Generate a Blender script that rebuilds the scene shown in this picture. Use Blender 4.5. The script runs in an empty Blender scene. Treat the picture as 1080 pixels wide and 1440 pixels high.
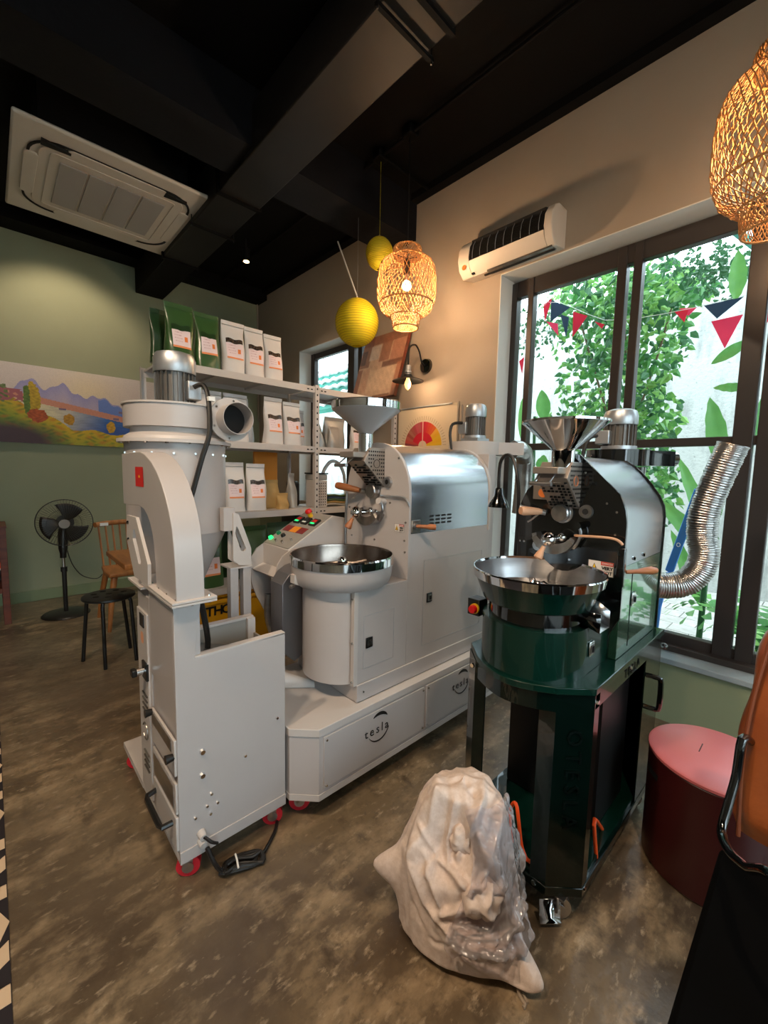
import bpy, bmesh, math, random
import numpy as np
from mathutils import Vector, Matrix
random.seed(4); rs = np.random.RandomState(5)
PI = math.pi
sc = bpy.context.scene
COL = sc.collection
# ------------------------------------------------------------------ camera
YAW, PIT, ROL, FP, EYE = math.radians(46.681), math.radians(5.539), math.radians(-1.2077), 588.43, 1.3
_f = Vector((math.cos(PIT)*math.cos(YAW), math.cos(PIT)*math.sin(YAW), -math.sin(PIT)))
_r = Vector((math.sin(YAW), -math.cos(YAW), 0)); _d = _f.cross(_r)
_r2 = math.cos(ROL)*_r+math.sin(ROL)*_d; _d2 = -math.sin(ROL)*_r+math.cos(ROL)*_d
cam = bpy.data.cameras.new('camera'); camo = bpy.data.objects.new('camera', cam); COL.objects.link(camo)
Mc = Matrix((( _r2.x, -_d2.x, -_f.x, 0), (_r2.y, -_d2.y, -_f.y, 0), (_r2.z, -_d2.z, -_f.z, EYE), (0, 0, 0, 1)))
camo.matrix_world = Mc
cam.sensor_fit = 'HORIZONTAL'; cam.sensor_width = 36; cam.lens = FP/1080*36; cam.clip_start = 0.03; cam.clip_end = 100
sc.camera = camo
def at(u, v, ax, val):            # the point of a plane x/y/z = val seen at a measured direction
    w = _r2*((u-540)/FP)+_d2*((v-720)/FP)+_f
    i = 'xyz'.index(ax); t = (val-(0, 0, EYE)[i])/w[i]
    return (t*w.x, t*w.y, EYE+t*w.z)
# ------------------------------------------------------------------ world, exposure
sc.view_settings.view_transform = 'Standard'; sc.view_settings.look = 'None'
sc.view_settings.gamma = 1; sc.view_settings.use_curve_mapping = False
sc.view_settings.exposure = 0.0
world = bpy.data.worlds.new('sky'); sc.world = world; world.use_nodes = True
_bg = world.node_tree.nodes['Background']
_bg.inputs[0].default_value = (0.74, 0.88, 1.0, 1); _bg.inputs[1].default_value = 7.5
# ------------------------------------------------------------------ lamps the room has
def light(name, kind, loc, power, col, size=.05, aim=None, spot=None, shape=None, size_y=None):
    L = bpy.data.lights.new(name, kind); L.energy = power; L.color = col
    if kind == 'AREA':
        L.size = size
        if shape: L.shape = shape; L.size_y = size_y
    else: L.shadow_soft_size = size
    if spot: L.spot_size = math.radians(spot); L.spot_blend = .6
    o = bpy.data.objects.new(name, L); COL.objects.link(o); o.location = loc
    if aim is not None:
        o.rotation_euler = (Vector(aim)-Vector(loc)).to_track_quat('-Z', 'Y').to_euler()
    return o
WARM = (1.0, .66, .38); WARM2 = (1.0, .76, .54)
light('pendant_bulb_light', 'POINT', (2.03, 1.985, 2.43), 30, WARM, .035)
light('sconce_bulb_light', 'POINT', (2.36, 2.25, 1.955), 10, WARM, .02)
light('near_pendant_light', 'POINT', (2.04, .24, 2.5), 14, WARM, .035)
for p, t, e in (((-.9, .9, 3.3), (.3, 1.5, .6), 150), ((-1.2, 2.6, 3.3), (-.1, 3.2, 0), 130), ((.2, -.5, 3.3), (.7, .5, 0), 110), ((.5, 4.3, 3.3), (.6, 5.1, 2.1), 45), ((1.9, 4.0, 3.28), (1.9, 3.4, 1.2), 40),
                ((-.6, 0.4, 3.3), (1.3, 1.5, 1.1), 90)):
    light('track_spot_light', 'SPOT', p, e, WARM2, .05, t, 95)
light('back_window_portal', 'AREA', (2.62, -.35, 1.5), 1, (1, 1, 1), 3.7, (-5, -.35, 1.5), None, 'RECTANGLE', 2.2).data.cycles.is_portal = True

# ------------------------------------------------------------------ materials
def lin(h):
    if isinstance(h, tuple): return h
    h = h.lstrip('#'); o = []
    for i in (0, 2, 4):
        c = int(h[i:i+2], 16)/255; o.append(c/12.92 if c <= .04045 else ((c+.055)/1.055)**2.4)
    return tuple(o)
MAT = {}
def mat(name, col=None, rough=.5, metal=0, coat=0, noise=None, bump=None, emit=None, vcol=False, alpha=1, spec=None, trans=0, aniso=None, coat_rough=.03):
    m = bpy.data.materials.new(name); m.use_nodes = True; nt = m.node_tree; N = nt.nodes; Lk = nt.links
    b = N['Principled BSDF']
    c = lin(col) if col is not None else (.5, .5, .5)
    b.inputs['Base Color'].default_value = (*c, 1); b.inputs['Roughness'].default_value = rough; b.inputs['Metallic'].default_value = metal
    b.inputs['Coat Weight'].default_value = coat; b.inputs['Coat Roughness'].default_value = coat_rough
    if spec is not None: b.inputs['Specular IOR Level'].default_value = spec
    if alpha < 1: b.inputs['Alpha'].default_value = alpha
    if trans: b.inputs['Transmission Weight'].default_value = trans
    tc = N.new('ShaderNodeTexCoord')
    if vcol:
        a = N.new('ShaderNodeVertexColor'); a.layer_name = 'Col'; Lk.new(a.outputs[0], b.inputs['Base Color'])
    if noise:
        for k, (sca, c2, lo, hi, stretch) in enumerate(noise):
            mp = N.new('ShaderNodeMapping'); mp.inputs['Scale'].default_value = stretch
            Lk.new(tc.outputs['Object'], mp.inputs[0])
            n = N.new('ShaderNodeTexNoise'); n.inputs['Scale'].default_value = sca; n.inputs['Detail'].default_value = 8; n.inputs['Roughness'].default_value = .62
            Lk.new(mp.outputs[0], n.inputs['Vector'])
            r = N.new('ShaderNodeMapRange'); r.inputs[1].default_value = lo; r.inputs[2].default_value = hi
            Lk.new(n.outputs[0], r.inputs[0])
            mx = N.new('ShaderNodeMix'); mx.data_type = 'RGBA'
            src = b.inputs['Base Color']
            if src.links: Lk.new(src.links[0].from_socket, mx.inputs[6])
            else: mx.inputs[6].default_value = (*c, 1)
            mx.inputs[7].default_value = (*lin(c2), 1); Lk.new(r.outputs[0], mx.inputs[0]); Lk.new(mx.outputs[2], b.inputs['Base Color'])
    if bump:
        n = N.new('ShaderNodeTexNoise'); n.inputs['Scale'].default_value = bump[0]; n.inputs['Detail'].default_value = 5
        if len(bump) > 2:
            mp = N.new('ShaderNodeMapping'); mp.inputs['Scale'].default_value = bump[2]; Lk.new(tc.outputs['Object'], mp.inputs[0]); Lk.new(mp.outputs[0], n.inputs['Vector'])
        else: Lk.new(tc.outputs['Object'], n.inputs['Vector'])
        bp = N.new('ShaderNodeBump'); bp.inputs['Strength'].default_value = bump[1]; bp.inputs['Distance'].default_value = .01
        Lk.new(n.outputs[0], bp.inputs['Height']); Lk.new(bp.outputs[0], b.inputs['Normal'])
    if emit:
        b.inputs['Emission Color'].default_value = (*lin(emit[0]), 1); b.inputs['Emission Strength'].default_value = emit[1]
    MAT[name] = m; return m
U = (1, 1, 1)
mat('ceiling_black', '#070708', .75, spec=.15, bump=(30, .15))
mat('beam_black', '#101014', .7, spec=.2, bump=(20, .2))
mat('duct_grey', '#1f1c1a', .55, spec=.3, noise=[(3, '#141313', .35, .7, U)])
mat('wall_cream', '#a89a8a', .85, noise=[(.8, '#9f907f', .3, .7, U)], bump=(60, .06))
mat('sill_grey', '#8a9396', .5)
mat('jamb_white', '#d9d8d2', .7)
mat('wall_green', '#9a9f82', .8, noise=[(.7, '#8f957a', .3, .75, U)], bump=(50, .05))
mat('wall_green_low', '#7f8668', .75, bump=(50, .05))
mat('skirting_green', '#7b8a68', .5)
mat('wall_back', '#b7a794', .85)
mat('floor', '#70604a', .28, noise=[(1.1, '#4b3e31', .44, .58, U), (4.0, '#9a866a', .48, .64, (1, 1.9, 1)), (8, '#4c4032', .52, .68, (1.5, 1, 1)), (15, '#ab997f', .57, .72, (1.2, 2.6, 1)), (34, '#5a4c3c', .55, .75, U), (.5, '#665848', .45, .65, U)], bump=(24, .22), spec=.5)
mat('white_powder', '#b2acaa', .38, coat=.25, coat_rough=.2, noise=[(1.3, '#aca6a3', .4, .7, U)])
mat('white_powder2', '#bcb6b2', .42)
mat('grey_inner', '#8f8c86', .5)
mat('alu_dull', '#85858a', .34, metal=.75)
mat('steel', '#c2c0bf', .30, metal=1, noise=[(2, '#a2a2a4', .3, .7, (1, 1, 14))])
mat('steel_wrap', '#c3c6cc', .22, metal=1, bump=(3, .12, (.4, .4, 6)))
mat('steel_dark', '#99948d', .34, metal=.8, noise=[(6, '#5d5a57', .4, .7, U)])
mat('steel_perf', '#9b9188', .40, metal=.65)
mat('chrome', '#dcdcdc', .06, metal=1)
mat('tray_inner', '#8d8178', .25, metal=1, noise=[(5, '#6a5f58', .4, .7, U)])
mat('alu', '#b8bcc0', .38, metal=.8)
mat('alu_flex', '#b9b7b4', .30, metal=1, bump=(40, .2))
mat('motor_fin', '#73706c', .42, metal=.6)
mat('cable_black', '#151413', .45)
mat('black_gloss', '#060808', .12, coat=1)
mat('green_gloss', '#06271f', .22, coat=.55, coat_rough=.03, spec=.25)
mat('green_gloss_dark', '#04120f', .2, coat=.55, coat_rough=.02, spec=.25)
mat('green_panel', '#4b7f63', .14, metal=.75, coat=1, coat_rough=.02)
mat('black_paint', '#101112', .4)
mat('black_plastic', '#1a1918', .35)
mat('hole_black', '#050505', .8)
mat('wood_handle', '#a9683a', .4, noise=[(8, '#8f5430', .4, .65, (1, 1, 5))])
mat('wood_handle_pale', '#c99a78', .5)
mat('wood_orange', '#a8703c', .4, noise=[(5, '#885428', .4, .65, (6, 1, 1))])
mat('wood_red', '#6e3520', .45, noise=[(6, '#55271a', .4, .65, (1, 1, 5))])
mat('red_wheel', '#c01f2c', .4)
mat('orange_hose', '#f0561c', .35)
mat('red_metal', '#3a0b0b', .42, coat=.15, coat_rough=.3)
mat('red_metal_lid', '#c4686a', .38, coat=.2, coat_rough=.3)
mat('yellow_bin', '#d79a10', .4)
mat('yellow_paper', '#d6c61a', .7)
mat('yellow_rib', '#9c8e10', .7)
mat('rattan', '#c2935c', .55, noise=[(30, '#b67b40', .4, .6, U)])
mat('bulb', '#ffe2b0', .3, emit=('#ffd08a', 14))
mat('bulb_glass', '#fff0d8', .1, emit=('#ffc070', 2.2))
mat('canvas_sack', '#dccbc0', .85, noise=[(60, '#d0bdb0', .4, .6, U)], bump=(420, .10))
mat('rope', '#9c8c7a', .9)
mat('bag_green', '#33532a', .33, coat=.4, coat_rough=.15)
mat('bag_green_dark', '#1f3a1c', .33, coat=.4)
mat('bag_white', '#cbc8c6', .55, bump=(12, .25))
mat('bag_silver', '#a9a9a6', .35, metal=.3, bump=(14, .4))
mat('bag_kraft', '#a98a54', .6, bump=(14, .4))
mat('bag_black', '#141514', .45)
mat('window_strip', '#2b2725', .25, noise=[(90, '#55463a', .45, .6, U)])
mat('orange_print', '#e07a35', .6)
mat('print', vcol=True, rough=.6)
mat('print_gloss', vcol=True, rough=.35)
mat('frame_dark', '#3b3532', .38, metal=.3)
mat('leather', '#a5582a', .36, noise=[(5, '#8a4420', .4, .7, U)], bump=(90, .12), coat=.7, coat_rough=.28)
mat('leather_seam', '#7c3f20', .5)
mat('fabric_black', '#050505', .9, spec=.05)
mat('text_faint', '#010a08', .5, spec=.1)
mat('plaster_white', '#b9bab5', .9, noise=[(3, '#8f908d', .50, .72, (1, 2, .6)), (22, '#70726e', .60, .75, U)], bump=(30, .7))
mat('paver', '#b9b5ad', .8, noise=[(6, '#9c978f', .4, .65, U)])
mat('leaf', '#4c8a44', .45, noise=[(4, '#86b85e', .45, .6, U)])
mat('leaf_dark', '#3d6e45', .5)
mat('leaf_big', '#6aa352', .4, noise=[(3, '#4f8c4a', .4, .7, U)])
mat('twig', '#6a5a44', .8)
mat('blue_plastic', '#3f7fd0', .4)
mat('flag_red', '#e0264c', .7); mat('flag_navy', '#2f4a68', .7); mat('flag_pink', '#ee4a78', .7)
mat('teal', '#2f8f7d', .6); mat('foam_white', '#e6e8e6', .8)
mat('rubber', '#171412', .7); mat('mat_letter', '#cdb394', .8); mat('mat_dark', '#211a1d', .9)
mat('text_black', '#101010', .5)
mat('green_led', '#20c060', .3, emit=('#20e070', 2.0)); mat('green_knob', '#0a6a45', .3)
mat('red_knob', '#c81414', .35); mat('yellow_knob', '#e0b020', .4)
mat('screen_red', '#7a2020', .3); mat('screen_dark', '#22262c', .2); mat('orange_label', '#e08a20', .5)
mat('cardboard', '#b38a62', .8)
mat('fan_mesh', '#4a483c', .5)
mat('aircon', '#cfc3b4', .5); mat('aircon_grille', '#a79f98', .6)
mat('peach', '#e0b890', .7)
for nm, tint, al in (('glass', (.97, 1, .99), .9), ('film', (.93, .90, .93), .62), ('leaf_t', None, 0)):
    if nm == 'leaf_t': continue
    m = bpy.data.materials.new(nm); m.use_nodes = True; nt = m.node_tree; nt.nodes.clear()
    out = nt.nodes.new('ShaderNodeOutputMaterial'); mx = nt.nodes.new('ShaderNodeMixShader'); tr = nt.nodes.new('ShaderNodeBsdfTransparent'); gl = nt.nodes.new('ShaderNodeBsdfGlossy')
    tr.inputs[0].default_value = (*tint, 1); gl.inputs['Roughness'].default_value = .02 if nm == 'glass' else .16
    lw = nt.nodes.new('ShaderNodeLayerWeight'); lw.inputs[0].default_value = .12 if nm == 'glass' else .35
    if nm == 'film':
        df = nt.nodes.new('ShaderNodeBsdfDiffuse'); df.inputs[0].default_value = (.75, .72, .74, 1)
        m2 = nt.nodes.new('ShaderNodeMixShader'); m2.inputs[0].default_value = .22
        nt.links.new(tr.outputs[0], m2.inputs[1]); nt.links.new(df.outputs[0], m2.inputs[2]); nt.links.new(m2.outputs[0], mx.inputs[1])
    else: nt.links.new(tr.outputs[0], mx.inputs[1])
    nt.links.new(lw.outputs['Fresnel'], mx.inputs[0]); nt.links.new(gl.outputs[0], mx.inputs[2]); nt.links.new(mx.outputs[0], out.inputs[0]); MAT[nm] = m
for nm in ('leaf', 'leaf_dark', 'leaf_big', 'yellow_paper', 'flag_red', 'flag_navy', 'flag_pink'):   # thin sheets let light through
    m = MAT[nm]; nt = m.node_tree; out = [n for n in nt.nodes if n.type == 'OUTPUT_MATERIAL'][0]; b = nt.nodes['Principled BSDF']
    tl = nt.nodes.new('ShaderNodeBsdfTranslucent'); mx = nt.nodes.new('ShaderNodeMixShader'); mx.inputs[0].default_value = .35
    if b.inputs['Base Color'].links: nt.links.new(b.inputs['Base Color'].links[0].from_socket, tl.inputs[0])
    else: tl.inputs[0].default_value = b.inputs['Base Color'].default_value
    nt.links.new(b.outputs[0], mx.inputs[1]); nt.links.new(tl.outputs[0], mx.inputs[2]); nt.links.new(mx.outputs[0], out.inputs[0])

# ------------------------------------------------------------------ mesh helpers
def frame(d):
    d = Vector(d).normalized(); a = Vector((0, 0, 1)) if abs(d.z) < .95 else Vector((1, 0, 0))
    x = a.cross(d).normalized(); return x, d.cross(x), d
def org(o):
    v = Vector((0, 0, 0))
    while o is not None: v += o.location; o = o.parent
    return v
class MB:
    def __init__(s): s.v = []; s.f = []; s.cols = None
    def add(s, vs, fs):
        n = len(s.v); s.v += [tuple(p) for p in vs]; s.f += [tuple(i+n for i in f) for f in fs]; return s
    def box(s, x0, x1, y0, y1, z0, z1):
        return s.add([(x0, y0, z0), (x1, y0, z0), (x1, y1, z0), (x0, y1, z0), (x0, y0, z1), (x1, y0, z1), (x1, y1, z1), (x0, y1, z1)],
                     [(0, 3, 2, 1), (4, 5, 6, 7), (0, 1, 5, 4), (1, 2, 6, 5), (2, 3, 7, 6), (3, 0, 4, 7)])
    def cyl(s, a, b, r0, r1=None, n=20, caps=True):
        r1 = r0 if r1 is None else r1; a = Vector(a); b = Vector(b); x, y, d = frame(b-a); vs = []
        for c, r in ((a, r0), (b, r1)):
            for k in range(n): t = 2*PI*k/n; vs.append(c+x*(r*math.cos(t))+y*(r*math.sin(t)))
        fs = [(k, (k+1) % n, n+(k+1) % n, n+k) for k in range(n)]
        if caps: fs += [tuple(range(n-1, -1, -1)), tuple(range(n, 2*n))]
        return s.add(vs, fs)
    def lathe(s, prof, o, ax=(0, 0, 1), n=40, a0=0, a1=2*PI):
        x, y, d = frame(ax); o = Vector(o); full = abs(a1-a0-2*PI) < 1e-6; m = n if full else n+1; vs = []; fs = []
        for r, z in prof:
            for k in range(m): t = a0+(a1-a0)*k/n; vs.append(o+d*z+x*(r*math.cos(t))+y*(r*math.sin(t)))
        for i in range(len(prof)-1):
            for k in range(n):
                k2 = (k+1) % m if full else k+1
                fs.append((i*m+k, i*m+k2, (i+1)*m+k2, (i+1)*m+k))
        return s.add(vs, fs)
    def prism(s, pl, ax, a, b):
        i = 'xyz'.index(ax); vs = []
        for c in (a, b):
            for p in pl: q = list(p); q.insert(i, c); vs.append(q)
        n = len(pl); fs = [(k, (k+1) % n, n+(k+1) % n, n+k) for k in range(n)]+[tuple(range(n-1, -1, -1)), tuple(range(n, 2*n))]
        return s.add(vs, fs)
    def tube(s, pts, r, n=8, closed=False, smooth=0, caps=True):
        P = [Vector(p) for p in pts]
        for _ in range(smooth):
            Q = []; m = len(P)
            for i in range(m if closed else m-1):
                p0, p1, p2, p3 = P[(i-1) % m if closed else max(i-1, 0)], P[i], P[(i+1) % m], P[(i+2) % m if closed else min(i+2, m-1)]
                Q += [p1, (-p0+9*p1+9*p2-p3)/16]
            if not closed: Q.append(P[-1])
            P = Q
        m = len(P); R = r if hasattr(r, '__len__') else None; vs = []; fs = []; x = None
        for i, p in enumerate(P):
            d = (P[(i+1) % m]-P[i-1]) if closed else (P[min(i+1, m-1)]-P[max(i-1, 0)])
            if d.length < 1e-9: d = Vector((0, 0, 1))
            d.normalize()
            if x is None: x = frame(d)[0]
            x = (x-d*x.dot(d)); x = x.normalized() if x.length > 1e-6 else frame(d)[0]
            y = d.cross(x)
            rr = r if R is None else R[min(len(R)-1, int(i*len(R)/m))] if len(R) != m else R[i]
            for k in range(n): t = 2*PI*k/n; vs.append(p+x*(rr*math.cos(t))+y*(rr*math.sin(t)))
        for i in range(m if closed else m-1):
            j = (i+1) % m
            for k in range(n): fs.append((i*n+k, i*n+(k+1) % n, j*n+(k+1) % n, j*n+k))
        if caps and not closed: fs += [tuple(range(n-1, -1, -1)), tuple(range((m-1)*n, m*n))]
        return s.add(vs, fs)
    def ball(s, c, r, nu=16, nv=10):
        rx, ry, rz = r if hasattr(r, '__len__') else (r, r, r); vs = []; fs = []
        for j in range(nv+1):
            p = PI*j/nv
            for k in range(nu): t = 2*PI*k/nu; vs.append((c[0]+rx*math.sin(p)*math.cos(t), c[1]+ry*math.sin(p)*math.sin(t), c[2]-rz*math.cos(p)))
        for j in range(nv):
            for k in range(nu): fs.append((j*nu+k, j*nu+(k+1) % nu, (j+1)*nu+(k+1) % nu, (j+1)*nu+k))
        return s.add(vs, fs)
    def grid(s, fn, nu, nv):
        vs = [fn(i/nu, j/nv) for j in range(nv+1) for i in range(nu+1)]
        return s.add(vs, [(j*(nu+1)+i, j*(nu+1)+i+1, (j+1)*(nu+1)+i+1, (j+1)*(nu+1)+i) for j in range(nv) for i in range(nu)])
    def obj(s, name, m, parent=None, sharp=38, bev=0, solid=0, loc=None, kind=None, label=None, fix=True):
        me = bpy.data.meshes.new(name)
        o = bpy.data.objects.new(name, me); COL.objects.link(o)
        if loc is not None: o.location = loc if parent is None else Vector(loc)-org(parent)
        if parent is not None: o.parent = parent
        c = org(o)
        me.from_pydata([(a-c.x, b-c.y, d-c.z) for a, b, d in s.v], [], s.f)
        if fix:
            bm = bmesh.new(); bm.from_mesh(me); bmesh.ops.remove_doubles(bm, verts=bm.verts, dist=1e-6); bmesh.ops.recalc_face_normals(bm, faces=bm.faces); bm.to_mesh(me); bm.free()
        me.materials.append(MAT[m] if isinstance(m, str) else m)
        me.polygons.foreach_set('use_smooth', [True]*len(me.polygons)); me.set_sharp_from_angle(angle=math.radians(sharp))
        if solid: q = o.modifiers.new('solid', 'SOLIDIFY'); q.thickness = solid; q.offset = 0
        if bev: q = o.modifiers.new('bevel', 'BEVEL'); q.width = bev; q.segments = 2; q.limit_method = 'ANGLE'; q.angle_limit = math.radians(50)
        if kind: o['kind'] = kind
        if label: o['label'] = label
        return o
def thing(name, label, cat, loc=(0, 0, 0), group=None):
    o = bpy.data.objects.new(name, None); o.empty_display_size = .05; COL.objects.link(o); o.location = loc; o['label'] = label; o['category'] = cat
    if group: o['group'] = group
    return o
def tag(o, label, cat, group=None):
    o['label'] = label; o['category'] = cat
    if group: o['group'] = group
    return o
def copy_tree(o, parent=None):
    c = o.copy(); COL.objects.link(c); c.parent = parent
    for ch in list(o.children): copy_tree(ch, c)
    return c
def bx(name, m, parent, x0, x1, y0, y1, z0, z1, bev=0, **k): return MB().box(x0, x1, y0, y1, z0, z1).obj(name, m, parent, bev=bev, **k)
def struct(o): o['kind'] = 'structure'; return o
def print_sheet(name, parent, fn, P0, Xv, Yv, nx, ny, m='print', loc=None, thick=0):
    """flat print: colour fn(u, v) laid on the rectangle P0 + u Xv + v Yv"""
    P0, Xv, Yv = Vector(P0), Vector(Xv), Vector(Yv)
    b = MB().grid(lambda u, v: tuple(P0+Xv*u+Yv*v), nx, ny)
    o = b.obj(name, m, parent, fix=False, loc=loc)
    a = o.data.color_attributes.new('Col', 'FLOAT_COLOR', 'CORNER')
    uu, vv = np.meshgrid((np.arange(nx)+.5)/nx, (np.arange(ny)+.5)/ny)
    c = fn(uu, vv); c = np.concatenate([c, np.ones((ny, nx, 1))], 2).reshape(-1, 4)
    a.data.foreach_set('color', np.repeat(c, 4, axis=0).ravel().astype(np.float32))
    return o
def text(name, s, size, m, parent, P0, Xv, Yv, ext=.0006, spacing=1.0, bold=0):
    cu = bpy.data.curves.new('t', 'FONT'); cu.body = s; cu.size = size; cu.extrude = ext; cu.space_character = spacing; cu.offset = bold; cu.resolution_u = 2
    cu.align_x = 'CENTER'; cu.align_y = 'CENTER'
    t = bpy.data.objects.new('t', cu); COL.objects.link(t)
    dg = bpy.context.evaluated_depsgraph_get(); me = bpy.data.meshes.new_from_object(t.evaluated_get(dg))
    bpy.data.objects.remove(t)
    X, Y = Vector(Xv).normalized(), Vector(Yv).normalized(); Z = X.cross(Y)
    M = Matrix(((X.x, Y.x, Z.x, P0[0]), (X.y, Y.y, Z.y, P0[1]), (X.z, Y.z, Z.z, P0[2]), (0, 0, 0, 1)))
    me.transform(M); me.name = name; me.materials.clear(); me.materials.append(MAT[m])
    o = bpy.data.objects.new(name, me); COL.objects.link(o)
    if parent is not None: o.parent = parent; c = org(parent); me.transform(Matrix.Translation(-c))
    return o
def arc(cx, cy, r, a0, a1, n): return [(cx+r*math.cos(math.radians(a0+(a1-a0)*k/n)), cy+r*math.sin(math.radians(a0+(a1-a0)*k/n))) for k in range(n+1)]
def bolts(name, parent, pts, d, r=.006, m='chrome', h=.005):
    for p in pts:
        p = Vector(p); MB().cyl(p, p+Vector(d)*h, r, r*.75, 8).obj(name, m, parent)
# ================================================================== THE ROOM
X0, XW, Y0, YG, ZC = -2.6, 2.57, -3.2, 5.11, 3.45
struct(bx('floor', 'floor', None, X0-.2, XW+.2, Y0-.2, YG+.2, -.12, 0))
struct(bx('ceiling', 'ceiling_black', None, X0-.2, XW+.22, Y0-.2, YG+.2, ZC, ZC+.15))
struct(bx('wall_left', 'wall_back', None, X0-.2, X0, Y0, YG, 0, ZC))
struct(bx('wall_back', 'wall_green', None, X0-.2, XW+.22, YG, YG+.2, 0, ZC))
b = MB(); b.box(X0, -2.1, Y0-.2, Y0, 0, ZC).box(2.2, XW+.22, Y0-.2, Y0, 0, ZC).box(-2.1, 2.2, Y0-.2, Y0, 2.7, ZC)
struct(b.obj('wall_front', 'wall_back'))
WY0, WY1, WZ0, WZ1 = -2.4, 1.63, .35, 2.63
b = MB()
for y0, y1, z0, z1 in ((WY1, 2.95, .83, ZC), (2.95, 4.14, 2.6, ZC), (2.95, 4.14, .83, .95), (4.14, YG, .83, ZC), (WY0, WY1, WZ1, ZC), (Y0, WY0, .83, ZC)):
    b.box(XW, XW+.22, y0, y1, z0, z1)
struct(b.obj('wall_right', 'wall_cream', fix=False))
b = MB()
for y0, y1, z0, z1 in ((WY1, YG, 0, .83), (WY0, WY1, 0, WZ0), (Y0, WY0, 0, .83)): b.box(XW, XW+.22, y0, y1, z0, z1)
struct(b.obj('wall_right_lower', 'wall_green_low', fix=False))
b = MB(); e = .004
b.box(XW-e, XW+.20, WY1-.006, WY1, WZ0, WZ1).box(XW-e, XW+.20, WY0, WY1, WZ1-.006, WZ1).box(XW-e, XW+.20, 4.134, 4.14, .95, 2.6).box(XW-e, XW+.20, 2.95, 4.14, 2.594, 2.6).box(XW-e, XW+.20, 2.95, 2.956, .95, 2.6)
struct(b.obj('trim_1', 'jamb_white', fix=False))
struct(bx('trim_2', 'sill_grey', None, XW-.03, XW+.20, WY0, WY1, WZ0-.025, WZ0+.004, bev=.004))
struct(bx('baseboard_back', 'skirting_green', None, X0, XW, YG-.018, YG, 0, .105, bev=.004))
struct(bx('baseboard_right', 'skirting_green', None, XW-.016, XW, 2.0, YG-.02, 0, .1, bev=.004))
struct(MB().tube([(2.545, 5.085, 3.4), (2.55, 5.085, 2.6), (2.545, 5.085, 1.9)], .008, 6).obj('trim_3', 'wall_cream'))
# beams under the slab
struct(bx('trim_4', 'beam_black', None, X0, XW, 2.42, 2.74, 3.13, ZC))
struct(bx('trim_5', 'ceiling_black', None, X0, XW, 4.88, YG, 3.34, ZC))
struct(bx('trim_6', 'ceiling_black', None, 2.5, XW, Y0, YG, 3.40, ZC))

def window(n, x0, x1, rails, stiles, panes):
    w = bpy.data.objects.new('window_%d' % n, None); COL.objects.link(w); w['kind'] = 'structure'
    for y0, y1, z0, z1 in rails: bx('frame_rail', 'frame_dark', w, x0, x1, y0, y1, z0, z1, bev=.004)
    for y0, y1, z0, z1 in stiles: bx('frame_stile', 'frame_dark', w, x0-.008, x1, y0, y1, z0, z1, bev=.004)
    for y0, y1, z0, z1 in panes: bx('pane', 'glass', w, (x0+x1)/2-.002, (x0+x1)/2+.002, y0, y1, z0, z1)
    return w
st = [(1.585, 1.625), (1.465, 1.505), (.90, .95), (.82, .865), (.275, .355), (.19, .262), (-.42, -.37), (-.51, -.46), (-1.1, -1.03), (-1.19, -1.11), (-1.8, -1.75), (-2.39, -2.34)]
rails = [(WY0, WY1-.006, 2.51, 2.615), (WY0, WY1-.006, .36, .435), (WY0, WY1-.006, 1.467, 1.512)]
panes = []
for a_, b_ in zip(st[1:], st[:-1]):
    if b_[0]-a_[1] > .012: panes += [(a_[1], b_[0], .435, 1.467), (a_[1], b_[0], 1.512, 2.51)]
window(1, 2.72, 2.775, rails, [(a_, b_, .36, 2.61) for a_, b_ in st], panes)
struct(bx('trim_7', 'frame_dark', None, 2.66, 2.715, WY0, WY1-.01, .354, .385, bev=.003))
window(2, 2.72, 2.77, [(2.96, 4.13, 2.53, 2.59), (2.96, 4.13, .95, 1.01), (2.96, 3.9, 1.5, 1.53)], [(4.06, 4.13, .95, 2.59), (3.36, 3.46, .95, 2.59), (3.24, 3.30, .95, 2.59), (2.96, 3.0, .95, 2.59)],
       [(3.46, 4.06, 1.01, 1.50), (3.46, 4.06, 1.53, 2.53), (3.0, 3.24, 1.01, 1.5), (3.0, 3.24, 1.53, 2.53)])
w3 = bpy.data.objects.new('window_3', None); COL.objects.link(w3); w3['kind'] = 'structure'
for x in (-2.1, -1.05, 0, 1.05, 2.14): bx('frame_stile', 'frame_dark', w3, x, x+.06, Y0-.1, Y0-.05, .0, 2.7)
for z in (0, 2.64): bx('frame_rail', 'frame_dark', w3, -2.1, 2.2, Y0-.1, Y0-.05, z, z+.06)
for x in (-2.04, -.99, .06, 1.11): bx('pane', 'glass', w3, x, x+1.0, Y0-.08, Y0-.076, .06, 2.64)

# ------------------------------------------------------------------ ceiling duct, track, lamps
d = thing('air_duct', 'long rectangular black metal air duct running under the ceiling to the green wall', 'duct', (1.33, 1.0, 3.1))
for k, (y0, y1) in enumerate(((-2.9, -.4), (-.4, 1.22), (1.22, 2.9), (2.9, 4.1))):
    bx('duct_section', 'duct_grey', d, 1.19, 1.47, y0+.003, y1-.003, 3.1, 3.36, bev=.006)
bx('duct_section', 'ceiling_black', d, 1.20, 1.46, 4.1, 5.1, 3.09, 3.35, bev=.006)
for y in (-.4, 1.22, 2.9, 4.1): bx('duct_flange', 'ceiling_black', d, 1.175, 1.485, y-.012, y+.012, 3.085, 3.375)
for y in (1.33, 3.35):
    bx('hanger_bar', 'ceiling_black', d, 1.165, 1.495, y, y+.018, 3.068, 3.084)
    for x in (1.172, 1.488): MB().cyl((x, y+.009, 3.06), (x, y+.009, 3.45), .004, n=6).obj('hanger_rod', 'black_paint', d)
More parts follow.
